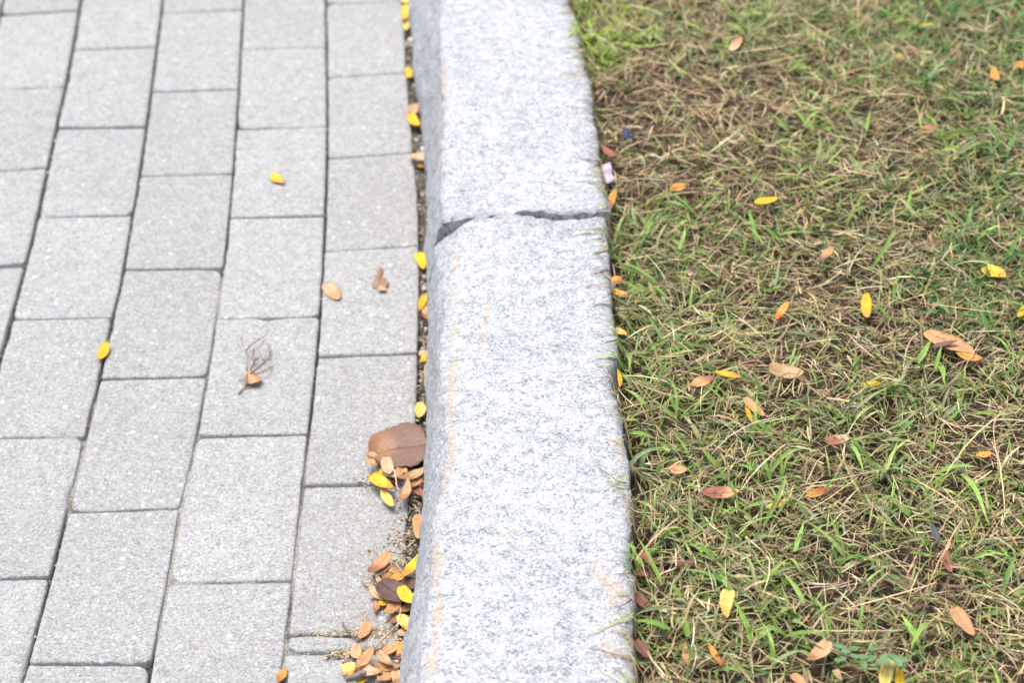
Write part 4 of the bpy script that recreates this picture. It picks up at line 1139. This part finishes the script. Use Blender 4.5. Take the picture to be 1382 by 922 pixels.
# clover sprig at the bottom of the lawn
cl_c = lin(112, 146, 96)
clover = tag(tube('clover_plant', curve([at(1130, 872, HS + .022), at(1150, 879, HS + .026), at(1180, 880, HS + .026), at(1205, 886, HS + .026), at(1222, 893, HS + .024)], 16, .0003), np.linspace(.0008, .0005, 16), lin(150, 140, 90), M_GRASS),
             'low clover sprig with small round grey green leaflets above a yellow leaf', 'clover')
def leaflet(px, py, ang, L_, W_, z):
    ctr = at(px, py, z)
    t = np.linspace(0, 1, 9)[:, None]; v = np.linspace(-1, 1, 5)[None]
    hw = W_ * .5 * np.clip(np.sin(np.pi * t ** .85), 0, 1) ** .55
    ca, sa = math.cos(ang), math.sin(ang)
    xl, yl = (t - .5) * L_ + 0 * v, hw * v
    tl = random.uniform(-.25, .25)
    pts = np.stack([ctr[0] + xl * ca - yl * sa, ctr[1] + xl * sa + yl * ca, ctr[2] + .22 * np.abs(yl) + tl * xl], -1).reshape(-1, 3)
    n = len(pts); f = grid_faces(9, 5)
    c = cl_c * random.uniform(.85, 1.15)
    o = mesh_np('leaflet', np.concatenate([pts, pts - [0, 0, .00025]]), [f[:, ::-1], f + n], M_GRASS, col=np.tile(c, (2 * n, 1)), origin=tuple(ctr))
    parent(o, clover)
for px, py, ang, L_, W_ in [(1132, 873, 2.8, .009, .005), (1142, 880, .2, .008, .0055), (1152, 876, 1.8, .008, .006), (1154, 887, 2.4, .008, .005), (1164, 888, 0, .009, .006), (1176, 889, 1.2, .009, .0055),
                            (1166, 898, 1.4, .009, .005), (1178, 877, .3, .007, .005), (1195, 888, .4, .009, .006), (1193, 894, -.3, .010, .006), (1206, 889, 2.6, .010, .007), (1212, 895, 1.9, .009, .006),
                            (1220, 892, .2, .010, .006), (1217, 900, 1.2, .007, .005), (1138, 890, .9, .007, .004), (1130, 892, 2.0, .006, .004), (1182, 893, 1.5, .006, .004)]:
    leaflet(px, py, ang, L_, W_, HS + .028 + random.uniform(-.002, .002))

# ------------------------------------------------------------------ crumbs and bits on the soil beside the kerb and in the joints
cr_v, cr_f, cr_c = [], [], []
ico = np.array([(0, 0, 1), (.9, 0, .45), (.28, .85, .45), (-.72, .53, .45), (-.72, -.53, .45), (.28, -.85, .45), (.72, .53, -.45), (-.28, .85, -.45), (-.9, 0, -.45), (-.28, -.85, -.45), (.72, -.53, -.45), (0, 0, -1)], float)
icf = np.array([(0, 1, 2), (0, 2, 3), (0, 3, 4), (0, 4, 5), (0, 5, 1), (1, 6, 2), (2, 7, 3), (3, 8, 4), (4, 9, 5), (5, 10, 1), (2, 6, 7), (3, 7, 8), (4, 8, 9), (5, 9, 10), (1, 10, 6), (11, 7, 6), (11, 8, 7), (11, 9, 8), (11, 10, 9), (11, 6, 10)])
def crumbs(n, u, s, z, size, pal):
    x, y = us2xy(u, s)
    c = pick(pal, n, .15)
    r = size * np.exp(rng.normal(0, .4, n))
    v = ico[None] * (1 + rng.normal(0, .22, (n, 12, 3))) * r[:, None, None] * np.array([1, 1, .7])
    v = v + np.stack([x, y, z + r * .3], -1)[:, None]
    off = sum(len(a) for a in cr_v)
    cr_v.append(v.reshape(-1, 3)); cr_f.append((icf[None] + (np.arange(n) * 12)[:, None, None]).reshape(-1, 3) + off); cr_c.append(np.repeat(c, 12, 0))
n = 5200
s = rng.uniform(S_LO, S_HI, n); gap0 = ub(4, s); gap1 = np.where(s > JS, pinterp(FAR_S, s), pinterp(NEAR_S, s)) + .004
crumbs(n, gap0 + (gap1 - gap0) * rng.random(n), s, np.full(n, -.004), .0010, [(126, 116, 104), (146, 136, 124), (104, 96, 86), (164, 156, 146), (116, 108, 92)])
n = 160
s = rng.uniform(S_LO, S_HI, n); gap0 = ub(4, s); gap1 = np.where(s > JS, pinterp(FAR_S, s), pinterp(NEAR_S, s))
crumbs(n, gap0 + (gap1 - gap0) * rng.random(n), s, np.full(n, -.003), .0020, [(200, 198, 194), (170, 166, 160), (120, 110, 100)])
# grit in the joints
for c_ in (0, 1, 2, 3):
    n = 900
    s = rng.uniform(S_LO, S_HI, n)
    crumbs(n, ub(c_, s) + rng.normal(0, .0009, n), s, np.full(n, -.0055), .0007, [(120, 112, 100), (160, 152, 138), (86, 80, 70)])
# dirt swept onto the last paver row beside the lowest pile
for (px, py, rx, ry, n) in [(520, 856, 30, 6, 700), (460, 857, 40, 3, 260), (530, 770, 26, 20, 160), (520, 650, 28, 16, 120), (548, 880, 20, 30, 300), (470, 885, 26, 6, 200), (540, 730, 14, 30, 160)]:
    q = np.array([us_at(px + rng.normal(0, rx * .6), py + rng.normal(0, ry * .6)) for _ in range(n)])
    crumbs(n, q[:, 0], q[:, 1], np.full(n, .0004), .0008, [(128, 118, 104), (150, 142, 128), (106, 98, 86), (164, 156, 144)])
crumb = mesh_np('soil_crumbs', np.concatenate(cr_v), np.concatenate(cr_f), M_TWIG, col=np.concatenate(cr_c), smooth=False)
tag(crumb, 'loose brown soil crumbs and grit along the kerb and in the joints', 'soil crumbs', kind='stuff')
# fine roots and chaff lying in the gap and on the pavers by the piles
ch = []
def chaff(n, px, py, rx, ry, lmin, lmax):
    q = np.array([at(px + rng.uniform(-rx, rx), py + rng.uniform(-ry, ry), .001) for _ in range(n)])
    c = pick([(160, 138, 112), (190, 168, 138), (120, 100, 84), (140, 120, 100)], n, .12)
    strands('chaff', q, rng.uniform(0, 6.28, n), rng.normal(.12, .1, n), rng.uniform(lmin, lmax, n), rng.uniform(.0004, .0009, n), rng.normal(.25, .15, n), rng.normal(0, 1.2, n), 5, c, c, rng.normal(0, .4, n), M_STRAW, zmin=False, taper=.5, store=ch)
chaff(60, 560, 720, 12, 60, .008, .02); chaff(70, 522, 790, 28, 34, .008, .024); chaff(80, 515, 880, 40, 36, .008, .026); chaff(50, 540, 640, 34, 26, .008, .02); chaff(70, 572, 480, 5, 120, .006, .018); chaff(30, 562, 180, 6, 100, .006, .015)
chf = merge('chaff', ch, M_STRAW)
tag(chf, 'fine dry chaff and root threads around the leaf piles', 'chaff', kind='stuff')
